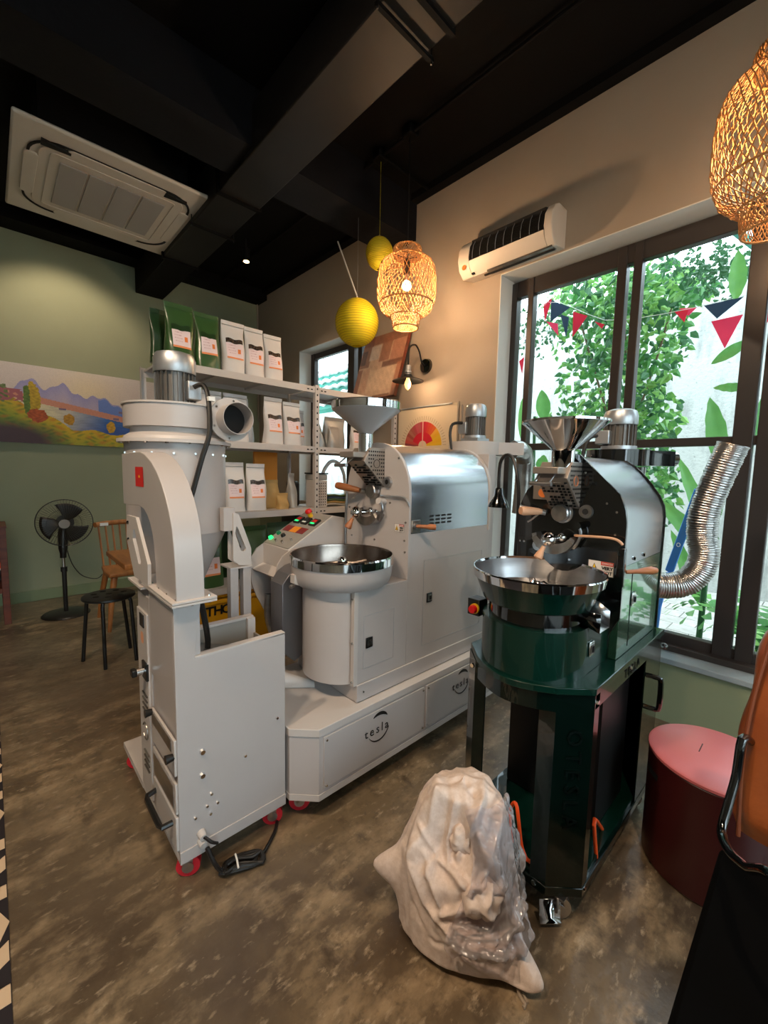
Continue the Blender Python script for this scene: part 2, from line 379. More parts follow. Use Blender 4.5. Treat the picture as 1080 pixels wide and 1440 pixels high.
t = thing('conduit_run', 'thin black conduit with junction box along the black ceiling', 'conduit', (2.02, 1, 3.4))
MB().tube([(2.03, -2.9, 3.41), (2.03, 4.9, 3.41)], .012, 8).obj('pipe', 'ceiling_black', t)
MB().tube([(2.04, 2.25, 3.41), (2.5, 2.25, 3.41)], .009, 8).obj('pipe', 'ceiling_black', t)
for y in (.22, 1.985, 2.265): bx('junction_box', 'ceiling_black', t, 1.99, 2.07, y-.04, y+.04, 3.385, 3.44, bev=.008)
s = thing('track_spotlight', 'small black ceiling spotlight glowing near the green wall', 'spotlight', (1.875, 3.96, 3.3))
MB().cyl((1.875, 3.96, 3.32), (1.875, 3.96, 3.45), .008, n=8).obj('stem', 'black_paint', s)
MB().cyl((1.875, 3.96, 3.25), (1.875, 3.96, 3.36), .033, n=20).obj('housing', 'black_paint', s)
MB().cyl((1.875, 3.96, 3.246), (1.875, 3.96, 3.25), .026, n=20).obj('lens', 'bulb', s)
# cassette air conditioner
a = thing('ceiling_air_conditioner', 'large cream cassette air conditioner hanging under the black ceiling', 'air conditioner', (.7, 3.63, 3.13))
bx('housing', 'black_paint', a, .3, 1.1, 3.2, 4.05, 3.165, 3.45)
b = MB().box(.18, 1.23, 3.09, 4.18, 3.14, 3.165); b.obj('panel', 'aircon', a, bev=.012)
def stad(cx, cy, hw, hh, r, n=8):
    p = []
    for sx, sy, a0 in ((1, 1, 0), (-1, 1, 90), (-1, -1, 180), (1, -1, 270)):
        p += arc(cx+sx*(hw-r), cy+sy*(hh-r), r, a0, a0+90, n)
    return p
def ring(o_, i_, z0, z1):
    b = MB(); n = len(o_)
    v = [(x, y, z0) for x, y in o_]+[(x, y, z0) for x, y in i_]+[(x, y, z1) for x, y in o_]+[(x, y, z1) for x, y in i_]; f = []
    for k in range(n):
        j = (k+1) % n; f += [(k, j, n+j, n+k), (2*n+k, 3*n+k, 3*n+j, 2*n+j), (k, 2*n+k, 2*n+j, j), (n+k, n+j, 3*n+j, 3*n+k)]
    return b.add(v, f)
ring(stad(.705, 3.635, .45, .43, .17), stad(.705, 3.635, .437, .417, .16), 3.134, 3.141).obj('slot', 'hole_black', a)
MB().prism(stad(.705, 3.635, .40, .385, .10), 'z', 3.131, 3.14).obj('inner_panel', 'aircon', a, bev=.004)
ring(stad(.705, 3.635, .345, .335, .03), stad(.705, 3.635, .335, .325, .02), 3.126, 3.132).obj('grille_rim', 'aircon', a)
for k in range(4): bx('grille', 'aircon_grille', a, .41+.15*k, .41+.15*k+.138, 3.37, 3.90, 3.123, 3.130, bev=.003)
for (x0, x1, y0, y1) in ((.31, .45, 3.235, 3.25), (.96, 1.10, 3.235, 3.25)):
    MB().prism([(x0, y0-.02), (x1, y0+.0), (x1, y0+.02), (x0, y0+.03)], 'z', 3.125, 3.14).obj('vane_gap', 'hole_black', a)
for x in (.277, 1.133): MB().prism(stad(x, 3.635, .035, .25, .03), 'z', 3.129, 3.14).obj('louver', 'aircon', a, bev=.003)
for y in (3.245, 4.025): MB().prism(stad(.705, y, .27, .035, .03), 'z', 3.129, 3.14).obj('louver', 'aircon', a, bev=.003)

# ------------------------------------------------------------------ woven pendants
def rattan(label, x, y, z0, z1, R, cat='pendant lamp'):
    t = thing('rattan_pendant_lamp', label, cat, (x, y, (z0+z1)/2), 'woven rattan pendant lamps')
    H = z1-z0
    prof = [(.36, 1.0), (.47, .985), (.50, .93), (.50, .88), (.62, .855), (.86, .80), (.96, .72), (1.0, .58), (1.0, .42), (.97, .32), (.85, .22), (.66, .165), (.53, .14), (.48, .11), (.46, .04), (.44, 0)]
    ts = [k/(len(prof)-1) for k in range(len(prof))]
    def pf(u):
        r = np.interp(u, ts, [p[0] for p in prof])*R; z = z0+np.interp(u, ts, [p[1] for p in prof])*H
        return r, z
    b = MB(); n = 46; m = 44
    for sgn in (1, -1):
        for k in range(n):
            pts = []
            for i in range(m+1):
                u = i/m; r, z = pf(u); th = 2*PI*k/n+sgn*u*2.6+.03*math.sin(k*7.7+u*9)
                r *= 1+.012*math.sin(k*3.3+i*1.1)+sgn*.006
                pts.append((x+r*math.cos(th), y+r*math.sin(th), z+.002*math.sin(k*5+i)))
            b.tube(pts, .0021, 4, caps=False)
    b.obj('woven_shade', 'rattan', t, kind='stuff', fix=False, sharp=180)
    for u in (0, .2, .62, .8, 1.0):
        r, z = pf(u); MB().tube([(x+r*math.cos(q), y+r*math.sin(q), z) for q in np.linspace(0, 2*PI, 33)[:-1]], .004, 6, closed=True).obj('hoop', 'rattan', t)
    MB().tube([(x, y, 3.42), (x, y, z1-.06)], .0035, 6).obj('cord', 'cable_black', t)
    MB().cyl((x, y, z1-.17), (x, y, z1-.08), .02, n=12).obj('lamp_holder', 'cable_black', t)
    zb = z1-.235
    MB().ball((x, y, zb), .032, 16, 10).obj('bulb', 'bulb', t)
    MB().cyl((x, y, zb+.02), (x, y, z1-.17), .016, n=12).obj('bulb_neck', 'alu', t)
    for q in range(3): MB().tube([(x, y, z1-.07), (x+R*.48*math.cos(q*2.1), y+R*.48*math.sin(q*2.1), z1-.03)], .0025, 5).obj('spider_arm', 'cable_black', t)
rattan('lit rattan pendant lamp hanging above the white roaster beside the yellow lanterns', 2.03, 1.985, 2.235, 2.735, .188)
rattan('rattan pendant lamp hanging in front of the large window top, cut off by the frame', 2.02, .218, 2.16, 2.76, .182)
def lantern(label, x, y, r, zc, h, rod=None):
    t = thing('paper_lantern', label, 'paper lantern', (x, y, zc), 'yellow paper lanterns'); pr = []; RB = []
    n = 26
    for k in range(n+1):
        a_ = -PI/2*.86+PI*.86*k/n
        pr.append((r*math.cos(a_)*(1.0), h/2*math.sin(a_)/math.sin(PI/2*.86)))
        if k < n:
            a2 = a_+PI*.43/n; RB.append((r*math.cos(a_)*1.004, h/2*math.sin(a_)/math.sin(PI/2*.86))); pr.append((r*math.cos(a2)*.955, h/2*math.sin(a2)/math.sin(PI/2*.86)))
    MB().lathe(pr, (x, y, zc), n=40).obj('paper_shade', 'yellow_paper', t, sharp=180)
    rb_ = MB()
    for rr_, zz_ in RB: rb_.tube([(x+rr_*math.cos(q), y+rr_*math.sin(q), zc+zz_) for q in np.linspace(0, 2*PI, 37)[:-1]], .0014, 4, closed=True)
    rb_.obj('wire_ribs', 'yellow_rib', t, kind='stuff', fix=False)
    for s_ in (-1, 1):
        MB().tube([(x+r*.23*math.cos(q), y+r*.23*math.sin(q), zc+s_*h/2) for q in np.linspace(0, 2*PI, 21)[:-1]], .003, 5, closed=True).obj('rim', 'yellow_paper', t)
    MB().tube([(x-r*.2, y, zc+h/2), (x, y, zc+h/2+.02), (x+r*.2, y, zc+h/2)], .0015, 5).obj('wire_handle', 'alu', t)
    MB().tube([(x, y, 3.41), (x, y, zc+h/2+.02)], .0012, 5).obj('string', 'yellow_paper' if rod is None else 'alu', t)
    if rod: MB().tube([rod, (x, y, zc+h/2+.015)], .006, 8).obj('white_rod', 'jamb_white', t, label='white rod')
lantern('large yellow paper lantern hanging lower, beside a slanting white rod', 2.05, 2.51, .16, 2.395, .33, (2.137, 2.874, 3.13))
lantern('small yellow paper lantern hanging higher, above the rattan pendant', 2.04, 2.265, .093, 2.795, .205)
# sconce
sx, sy, sz = 2.57, 2.268, 2.137
t = thing('wall_sconce', 'black gooseneck wall sconce with flat cone shade and lit filament bulb', 'wall lamp', (sx, sy, sz))
MB().cyl((sx, sy, sz), (sx-.022, sy, sz), .058, .052, 24).obj('wall_plate', 'black_gloss', t)
lx = 2.36
MB().tube([(sx-.02, sy, sz), (sx-.06, sy, sz+.02), (sx-.09, sy, sz+.09), (sx-.14, sy, sz+.135), (lx+.01, sy, sz+.10), (lx, sy, sz+.02), (lx, sy, sz-.04)], .0065, 8, smooth=2).obj('arm', 'black_paint', t)
MB().lathe([(.012, 0), (.022, -.005), (.022, -.04), (.026, -.045), (.026, -.055), (.018, -.06), (.018, -.07)], (lx, sy, sz-.03), n=20).obj('lamp_holder', 'alu', t)
MB().lathe([(.014, 0), (.03, -.006), (.03, -.018), (.04, -.024), (.118, -.052), (.120, -.056), (.038, -.03), (.012, -.02)], (lx, sy, sz-.095), n=36).obj('lamp_shade', 'black_paint', t)
MB().lathe([(.010, 0), (.013, -.02), (.024, -.045), (.026, -.06), (.018, -.085), (.004, -.10), (0, -.102)], (lx, sy, sz-.115), n=18).obj('bulb', 'bulb_glass', t)
# air curtain
t = thing('air_curtain', 'cream wall-mounted air curtain with dark slatted intake above the window corner', 'air curtain', (2.57, 1.51, 2.7))
ya, yb = 1.20, 1.855
pf_ = [(2.57, 2.64), (2.45, 2.62), (2.405, 2.66), (2.385, 2.72), (2.395, 2.79), (2.43, 2.84), (2.47, 2.86), (2.57, 2.86)]
def px_(p, dx, dz): return [(x+dx, z+dz) for x, z in p]
MB().prism([(x, z) for x, z in [(2.57, 2.645), (2.46, 2.63), (2.415, 2.665), (2.395, 2.70), (2.40, 2.705), (2.42, 2.71), (2.42, 2.80), (2.45, 2.84), (2.57, 2.85)]], 'y', yb-.07, ya+.07).obj('body', 'aircon', t, bev=.002) if 0 else None
def prism_xz(pl, y0, y1, name, m, par, **k): return MB().prism(pl, 'y', y0, y1).obj(name, m, par, **k)
prism_xz(pf_, ya, ya+.05, 'end_cap', 'aircon', t, bev=.006); prism_xz(pf_, yb-.09, yb, 'end_cap', 'aircon', t, bev=.006)
prism_xz([(2.57, 2.64), (2.45, 2.62), (2.405, 2.66), (2.387, 2.70), (2.43, 2.70), (2.43, 2.81), (2.44, 2.843), (2.47, 2.858), (2.57, 2.86)], ya+.05, yb-.09, 'body', 'aircon', t)
for k in range(15):
    z = 2.705+.13*k/14; x = float(np.interp(z, [2.70, 2.72, 2.79, 2.84], [2.388, 2.386, 2.396, 2.43]))
    bx('slat', 'black_plastic', t, x, x+.02, ya+.05, yb-.09, z-.0028, z+.0028)
bx('intake', 'hole_black', t, 2.412, 2.432, ya+.052, yb-.092, 2.70, 2.835)
for k in range(9):
    y = ya+.05+(yb-ya-.14)*(k+.5)/9
    MB().tube([(2.386, y, 2.705), (2.384, y, 2.74), (2.394, y, 2.79), (2.424, y, 2.838)], .0022, 5).obj('rib', 'alu', t)
bx('outlet_slot', 'steel_dark', t, 2.44, 2.50, ya+.02, yb-.2, 2.617, 2.627)
bx('outlet_slot', 'hole_black', t, 2.47, 2.485, ya+.02, yb-.16, 2.612, 2.620)
MB().cyl((2.395, yb-.05, 2.672), (2.391, yb-.05, 2.672), .016, n=18).obj('round_badge', 'orange_print', t)
bx('display', 'hole_black', t, 2.424, 2.44, yb-.11, yb-.09, 2.626, 2.636)
# ================================================================== WHITE DESTONER
def caster(name, par, x, y, zt, wheel, r=.036, w=.028, ang=0):
    c, s_ = math.cos(ang), math.sin(ang)
    o = MB().cyl((x-s_*w/2, y-c*w/2*0+c*w/2*-1, r), (x+s_*w/2, y+c*w/2, r), r, n=20).obj(name, wheel, par)
    MB().cyl((x-s_*(w/2+.002), y-c*(w/2+.002), r), (x+s_*(w/2+.002), y+c*(w/2+.002), r), r*.28, n=14).obj('hub', 'alu_dull', o)
    f = MB()
    for q in (-1, 1):
        px, py = x+s_*q*(w/2+.006), y+c*q*(w/2+.006)
        f.cyl((px-s_*.002, py-c*.002, r), (px+s_*.002, py+c*.002, r), r*.5, n=12)
        f.add([(px-.014, py-.002, r), (px+.014, py-.002, r), (px+.018, py-.002, zt-.004), (px-.018, py-.002, zt-.004), (px-.014, py+.002, r), (px+.014, py+.002, r), (px+.018, py+.002, zt-.004), (px-.018, py+.002, zt-.004)], [(0, 1, 2, 3), (4, 5, 6, 7), (0, 1, 5, 4), (1, 2, 6, 5), (2, 3, 7, 6), (3, 0, 4, 7)])
    f.box(x-.03, x+.03, y-.03, y+.03, zt-.006, zt)
    f.obj('fork', 'steel', o)
    return o
def motor(par, x, y, z0, z1, r, capm='alu', ang=0, finz=.62, jb=(1, 0)):
    H = z1-z0; zf = z0+H*finz
    m_ = MB().cyl((x, y, z0), (x, y, zf), r*.82, n=28).obj('motor', 'motor_fin', par)
    b = MB(); n = 22
    for k in range(n):
        a_ = 2*PI*k/n; c, s_ = math.cos(a_), math.sin(a_); w = .0016
        p = [(x+c*r*.8-s_*w, y+s_*r*.8+c*w), (x+c*r*.98-s_*w, y+s_*r*.98+c*w), (x+c*r*.98+s_*w, y+s_*r*.98-c*w), (x+c*r*.8+s_*w, y+s_*r*.8-c*w)]
        b.prism(p, 'z', z0+.012, zf-.004)
    b.obj('cooling_fins', 'motor_fin', m_)
    MB().lathe([(r*1.0, zf-.002), (r*1.02, zf+.002), (r*1.02, z1-.03), (r*.9, z1-.008), (r*.6, z1), (0, z1)], (x, y, 0), n=32).obj('fan_cowl', capm, m_)
    MB().cyl((x, y, z0-.002), (x, y, z0+.014), r*1.05, n=24).obj('mount_flange', 'alu', m_)
    jx, jy = x+jb[0]*r*1.05, y+jb[1]*r*1.05
    bx('junction_box', 'alu', m_, jx-.028, jx+.028, jy-.028, jy+.028, z0+H*.12, z0+H*.46, bev=.004)
    return m_
D = thing('bean_destoner', 'white bean destoner with curved duct on its side, cyclone drum and open hopper', 'machine', (.55, 1.64, 0))
xa, xb = .368, .732
bx('base_plate', 'white_powder2', D, xa, xb, 1.27, 2.02, .078, .098, bev=.002)
b = MB().prism([(xa, .098), (xb, .098), (xb, .728), (.425, .722), (.447, .905), (xa, .905)], 'y', 1.272, 1.284); b.obj('side_panel', 'white_powder', D, bev=.002)
bx('base_skirt', 'white_powder', D, xa, xb, 1.268, 1.274, .078, .118, bev=.001)
bx('hopper_lip', 'white_powder2', D, .425, xb, 1.272, 1.30, .722, .729, bev=.001)
bx('body', 'white_powder', D, xa+.004, xb-.002, 1.284, 1.52, .098, .60)
bx('column', 'white_powder', D, xa, .447, 1.284, 1.53, .60, .905, bev=.002)
bx('back_plate', 'grey_inner', D, .447, xb-.004, 1.52, 1.53, .098, .722)
bx('back_plate_lip', 'white_powder2', D, .50, xb, 1.515, 1.545, .715, .724)
bx('hopper_cheek', 'grey_inner', D, xb-.008, xb, 1.29, 1.53, .10, .66)
bx('hopper_flange', 'white_powder2', D, xb-.03, xb, 1.50, 1.515, .58, .72)
MB().prism([(.448, .69), (.73, .60), (.73, .58), (.448, .6)], 'y', 1.285, 1.52).obj('hopper_tray', 'steel', D)
# service side (facing the stool)
bx('control_door', 'white_powder2', D, xa-.006, xa+.006, 1.545, 1.672, .12, .80, bev=.002)
bx('control_box', 'white_powder', D, xa, .45, 1.53, 1.675, .098, .86, bev=.002)
for z in (.50, .48, .46, .44, .28, .26, .24, .22): bx('louver', 'steel_dark', D, xa-.011, xa-.003, 1.56, 1.62, z, z+.004)
MB().tube([(xa-.008, 1.60+.03*math.cos(q), .36+.03*math.sin(q)) for q in np.linspace(.4, 5.6, 20)], .0022, 5).obj('round_emblem', 'steel_dark', D)
bx('screen', 'screen_dark', D, xa-.009, xa-.005, 1.575, 1.625, .745, .79); print_sheet('round_sticker', D, lambda u, v: np.where(((u-.5)**2+(v-.5)**2 < .2)[..., None], [.75, .35, .2], [.6, .55, .5]), (xa-.0075, 1.625, .68), (0, -.045, 0), (0, 0, .05), 12, 12)
bx('switch_plate', 'black_paint', D, xa-.012, xa-.004, 1.545, 1.60, .565, .625)
MB().cyl((xa-.01, 1.575, .595), (xa-.035, 1.575, .595), .013, n=14).obj('rotary_switch', 'chrome', D)
bx('switch_handle', 'black_paint', D, xa-.05, xa-.034, 1.565, 1.595, .582, .606, bev=.003)
bx('inspection_door', 'white_powder2', D, xa-.008, xa, 1.275, 1.515, .37, .485, bev=.002)
bx('inspection_window', 'steel_dark', D, xa-.010, xa-.008, 1.30, 1.50, .44, .475)
for y, z in ((1.505, .475), (1.285, .43)): MB().cyl((xa-.006, y, z), (xa-.03, y, z), .010, .014, 12).obj('knob', 'black_plastic', D)
bx('window_frame', 'white_powder2', D, xa-.007, xa, 1.275, 1.515, .245, .345, bev=.002); bx('window_pane', 'steel', D, xa-.009, xa-.006, 1.292, 1.50, .26, .33)
bx('stone_tray', 'white_powder2', D, xa-.008, xa+.001, 1.275, 1.515, .125, .235, bev=.002)
MB().tube([(xa-.002, 1.49, .200), (xa-.036, 1.485, .196), (xa-.040, 1.47, .195), (xa-.040, 1.33, .195), (xa-.036, 1.315, .196), (xa-.002, 1.31, .200)], .009, 8).obj('tray_handle', 'black_plastic', D)
# curved elbow duct
ext = [(1.24, .918), (1.242, 1.0), (1.25, 1.07), (1.262, 1.125), (1.284, 1.17), (1.312, 1.21), (1.35, 1.25), (1.395, 1.285), (1.45, 1.315), (1.52, 1.338), (1.58, 1.348), (1.72, 1.348), (1.84, 1.345)]
inn = [(1.84, 1.157), (1.76, 1.157), (1.62, 1.166), (1.555, 1.16), (1.515, 1.143), (1.485, 1.12), (1.462, 1.09), (1.447, 1.05), (1.437, .99), (1.435, .918)]
el = MB().prism(ext+inn, 'x', .368, .447).obj('elbow_duct', 'white_powder', D, sharp=25, bev=.002)
bx('duct_flange', 'white_powder2', D, .352, .478, 1.225, 1.552, .905, .912, bev=.001); bx('duct_flange', 'white_powder2', D, .352, .478, 1.225, 1.552, .9135, .920, bev=.001)
bolts('bolt', D, [(.365, y, .905) for y in (1.25, 1.33, 1.41, 1.49)]+[(.46, 1.24, .905), (.41, 1.24, .905)], (0, 0, -1))
bolts('bolt', D, [(.36+.01, y, .92) for y in (1.25, 1.33, 1.41, 1.49)]+[(.46, 1.24, .92)], (0, 0, 1), .004)
def flagfn(u, v):
    c = np.ones(u.shape+(3,))*np.array(lin('#c8201c')); x, y = (u-.5)*.75, (v-.5); r = np.hypot(x, y); a_ = np.arctan2(x, y)
    k = np.cos(np.mod(a_+PI/5, 2*PI/5)-PI/5); st = r*k < .075+.05*(k-.8); st = (r < .20*np.cos(PI/5*1.9)/np.maximum(np.cos(np.abs(np.mod(a_, 2*PI/5)-PI/5)-PI/5*0)*1.0, .2)) & (r < .19)
    c[st] = lin('#f0c020'); return c
print_sheet('flag_sticker', D, flagfn, (.3665, 1.642, 1.232), (0, -.10, 0), (0, 0, .066), 30, 20)
# slotted support brackets and legs
def slotted(pl, slot, ax, a0, a1, name='slotted_bracket'):
    n = 4; o_ = pl; return ring_prism(pl, slot, ax, a0, a1).obj(name, 'white_powder2', D, sharp=30)
def ring_prism(o_, i_, ax, a0, a1):
    i = 'xyz'.index(ax); n = len(o_); v = []
    for c in (a0, a1):
        for l in (o_, i_):
            for p in l: q = list(p); q.insert(i, c); v.append(q)
    f = []
    for k in range(n):
        j = (k+1) % n; f += [(k, j, n+j, n+k), (2*n+k, 3*n+k, 3*n+j, 2*n+j), (k, 2*n+k, 2*n+j, j), (n+k, n+j, 3*n+j, 3*n+k)]
    return MB().add(v, f)
slotted([(1.723, 1.125), (1.592, 1.128), (1.462, .99), (1.468, .922), (1.64, .915), (1.735, 1.04)], [(1.63, 1.085), (1.612, 1.085), (1.545, .985), (1.548, .975), (1.575, .972), (1.645, 1.05)], 'x', .352, .362)
bolts('bolt', D, [(.352, 1.70, 1.10), (.352, 1.70, 1.04)], (-1, 0, 0), .007)
bx('bracket_plate', 'white_powder2', D, .352, .45, 1.56, 1.74, .885, .893)
slotted([(.758, 1.106), (.783, 1.10), (.838, .945), (.838, .868), (.782, .876), (.755, .90)], [(.772, 1.05), (.778, 1.04), (.815, .945), (.806, .935), (.79, .94), (.765, 1.02)], 'y', 1.75, 1.76)
slotted([(.758, 1.106), (.783, 1.10), (.838, .945), (.838, .868), (.782, .876), (.755, .90)], [(.772, 1.05), (.778, 1.04), (.815, .945), (.806, .935), (.79, .94), (.765, 1.02)], 'y', 1.80, 1.81)
bx('bracket_plate', 'white_powder2', D, .74, .84, 1.745, 1.86, .862, .869)
for x in (.742, .800): bx('support_leg', 'white_powder', D, x, x+.036, 1.75, 1.79, .098, .862, bev=.002)
bx('leg_foot', 'white_powder2', D, .735, .842, 1.74, 1.86, .078, .098)
bx('base_extension', 'white_powder2', D, xa, .84, 1.70, 2.02, .075, .0775)
bx('bracket_tab', 'white_powder', D, .72, .77, 1.76, 1.80, 1.03, 1.13)
# cyclone
cx, cy, cr_ = .61, 1.99, .2
MB().lathe([(.05, .60), (.062, .70), (.2, 1.02), (.2, 1.405)], (cx, cy, 0), n=56).obj('cyclone_drum', 'white_powder', D, sharp=20)
MB().lathe([(.0, .58), (.075, .58), (.075, .60), (.05, .60)], (cx, cy, 0), n=24).obj('drum_outlet', 'white_powder2', D)
MB().lathe([(.2, 1.398), (.226, 1.398), (.226, 1.412), (.15, 1.412)], (cx, cy, 0), n=56).obj('drum_flange', 'white_powder2', D)
MB().lathe([(.205, 1.412), (.20, 1.425), (.178, 1.44), (.175, 1.462)], (cx, cy, 0), n=48).obj('neck_cone', 'white_powder2', D, sharp=20)
bolts('bolt', D, [(cx+.215*math.cos(a_), cy+.215*math.sin(a_), 1.398) for a_ in np.linspace(-PI, .2, 10)], (0, 0, -1), .008)
bolts('bolt', D, [(cx+.2*math.cos(a_), cy+.2*math.sin(a_), 1.355) for a_ in np.linspace(-PI, .1, 9)], (math.cos(-1.8), math.sin(-1.8), 0), .006)
# fan housing with tangential outlet
vol = [(cx+.205*math.cos(a_), cy+.205*math.sin(a_)) for a_ in np.linspace(0, 2*PI*.76, 34)]
vol = [p for p in vol if not (p[0] > .70 and p[1] < 1.97)]
hs = MB().prism([(cx+.2*math.cos(a_), cy+.2*math.sin(a_)) for a_ in np.linspace(0, 2*PI, 57)[:-1]], 'z', 1.462, 1.555).obj('fan_housing', 'white_powder', D, sharp=30)
MB().prism([(cx+.15, 1.99), (cx+.10, 1.83), (.70, 1.80), (.84, 1.80), (.84, 1.99), (cx+.198, 2.02)], 'z', 1.463, 1.554).obj('outlet_box', 'white_powder', D, sharp=30)
MB().lathe([(.2, 1.552), (.206, 1.552), (.206, 1.559), (0, 1.559)], (cx, cy, 0), n=48).obj('housing_lid', 'white_powder2', D)
oc = (.772, 1.80, 1.508)
MB().lathe([(.062, 0), (.092, 0), (.092, .009), (.066, .009)], oc, (0, -1, 0), n=36).obj('outlet_flange', 'white_powder2', D)
MB().lathe([(.066, 0), (.066, .085), (.0635, .085), (.0635, 0.001)], oc, (0, -1, 0), n=40).obj('outlet_pipe', 'white_powder', D)
MB().lathe([(.0634, .002), (0, .0015)], oc, (0, -1, 0), n=30).obj('pipe_inside', 'hole_black', D)
bolts('bolt', D, [(oc[0]+.08*math.cos(a_), 1.791, oc[2]+.08*math.sin(a_)) for a_ in np.linspace(.4, .4+2*PI*5/6, 6)], (0, -1, 0), .006)
motor(D, cx, cy, 1.56, 1.79, .083, jb=(.55, -.85))
MB().tube([(cx+.035, cy-.125, 1.635), (cx+.06, cy-.15, 1.645), (cx+.07, cy-.185, 1.60), (cx+.06, cy-.225, 1.45), (cx+.03, cy-.225, 1.35), (cx-.01, cy-.215, 1.2), (cx-.04, cy-.215, 1.1)], .010, 8, smooth=2).obj('motor_cable', 'cable_black', D)
bx('cable_tag', 'foam_white', D, cx+.062, cx+.088, cy-.215, cy-.185, 1.575, 1.592)
MB().tube([(.475, 1.40, .90), (.50, 1.42, .84), (.53, 1.45, .70), (.54, 1.5, .60)], .010, 8, smooth=2).obj('motor_cable', 'cable_black', D)
# screws on the big side panel
bolts('bolt', D, [(.441, 1.272, .417), (.439, 1.272, .339)], (0, -1, 0), .010, h=.008)
bolts('bolt', D, [(.58, 1.272, .337), (.699, 1.272, .423), (.466, 1.272, .262), (.452, 1.272, .228), (.485, 1.272, .222), (.415, 1.272, .208), (.462, 1.272, .196)], (0, -1, 0), .006)
for x, z in ((.432, .148), (.432, .122)): MB().cyl((x, 1.273, z), (x, 1.25, z-.004), .014, .011, 14).obj('cable_gland', 'white_powder2', D)
MB().tube([(.432, 1.255, .148), (.45, 1.235, .13), (.47, 1.24, .11)], .005, 8, smooth=2).obj('cable_stub', 'cable_black', D)
for x, y in ((.405, 1.31), (.70, 1.31), (.405, 1.96), (.70, 1.96)): caster('caster', D, x, y, .078, 'red_wheel', ang=PI/2*0+.5)
# cable bundle on the floor
c_ = thing('power_cable', 'bundled black power cable lying on the floor beside the white destoner', 'cable', (.5, 1.22, 0))
b = MB()
pts0 = [(.44, 1.245, .11), (.455, 1.225, .06), (.48, 1.22, .02), (.53, 1.20, .012), (.57, 1.19, .012), (.585, 1.22, .012), (.55, 1.245, .012), (.50, 1.25, .012), (.48, 1.225, .014)]
MB().tube(pts0, .007, 8, smooth=2).obj('cable', 'cable_black', c_)
for k in range(4):
    dx = .007*k
    MB().tube([(.47+dx*.5, 1.225-dx, .016+.003*k), (.53, 1.195+dx*.8, .014+.006*(k % 2)), (.585+dx*.3, 1.18-dx*.3, .012), (.60, 1.205, .02), (.57, 1.23-dx, .018), (.51, 1.235+dx*.5, .02)], .0062, 8, smooth=2, closed=True).obj('cable_loop', 'cable_black', c_)
MB().tube([(.60, 1.20, .008), (.66, 1.24, .008), (.72, 1.31, .008), (.80, 1.5, .008)], .006, 8, smooth=2).obj('cable', 'cable_black', c_)
MB().tube([(.516, 1.19, .03), (.524, 1.22, .034), (.53, 1.245, .028)], .003, 6).obj('cable_tie', 'foam_white', c_)

# ================================================================== WHITE ROASTER
W = thing('large_coffee_roaster', 'large white coffee roaster with stainless drum cover, round cooling tray and plinth', 'coffee roaster', (1.45, 1.45, 0))
zb, zt = .09, .368; yf = 1.188
ch = [(.822, yf), (1.99, yf), (1.99, 1.70), (.745, 1.70), (.745, 1.265)]
MB().prism(ch, 'z', zb, zt-.012).obj('plinth', 'white_powder', W, sharp=20)
MB().prism([(.819, yf-.004), (1.994, yf-.004), (1.994, 1.704), (.741, 1.704), (.741, 1.263)], 'z', zt-.03, zt).obj('plinth_top', 'white_powder2', W, sharp=20, bev=.002)
MB().prism([(.821, yf-.003), (1.992, yf-.003), (1.992, 1.70), (.743, 1.70), (.743, 1.264)], 'z', zb-.002, zb+.022).obj('plinth_skirt', 'white_powder2', W, sharp=20)
for x0, x1 in ((.840, 1.39), (1.405, 1.975)):
    p = bx('access_panel', 'white_powder', W, x0, x1, yf-.006, yf+.001, .128, .330, bev=.0015)
    bolts('screw', p, [(x, yf-.006, z) for x in (x0+.01, x1-.01) for z in (.14, .318)], (0, -1, 0), .006)
    xm = 1.10 if x0 < 1 else 1.665
    text('lettering', 'tesla', .052, 'text_black', p, (xm, yf-.0075, .252), (1, 0, 0), (0, 0, 1), spacing=1.35)
    b = MB()
    def cres(a0, a1, r, w, cx_, cz_):
        n = 16; o1 = []; o2 = []
        for k in range(n+1):
            q = math.radians(a0+(a1-a0)*k/n); ww = w*math.sin(PI*k/n)**.7
            o1.append((cx_+(r+ww/2)*math.cos(q), cz_+(r+ww/2)*.95*math.sin(q))); o2.append((cx_+(r-ww/2)*math.cos(q), cz_+(r-ww/2)*.95*math.sin(q)))
        return o1+o2[::-1]
    b.prism(cres(35, 125, .056, .015, xm+.012, .262), 'y', yf-.0078, yf-.0062); b.prism(cres(205, 345, .058, .006, xm+.010, .256), 'y', yf-.0078, yf-.0062)
    b.obj('swoosh_emblem', 'text_black', p)
for x, y in ((.81, 1.30), (1.93, 1.26), (.81, 1.64), (1.93, 1.64)): caster('caster', W, x, y, zb, 'red_wheel', .040, .03, .6)
bx('lower_tray', 'white_powder2', W, .93, .935, 1.50, 1.60, .37, .40) if 0 else None
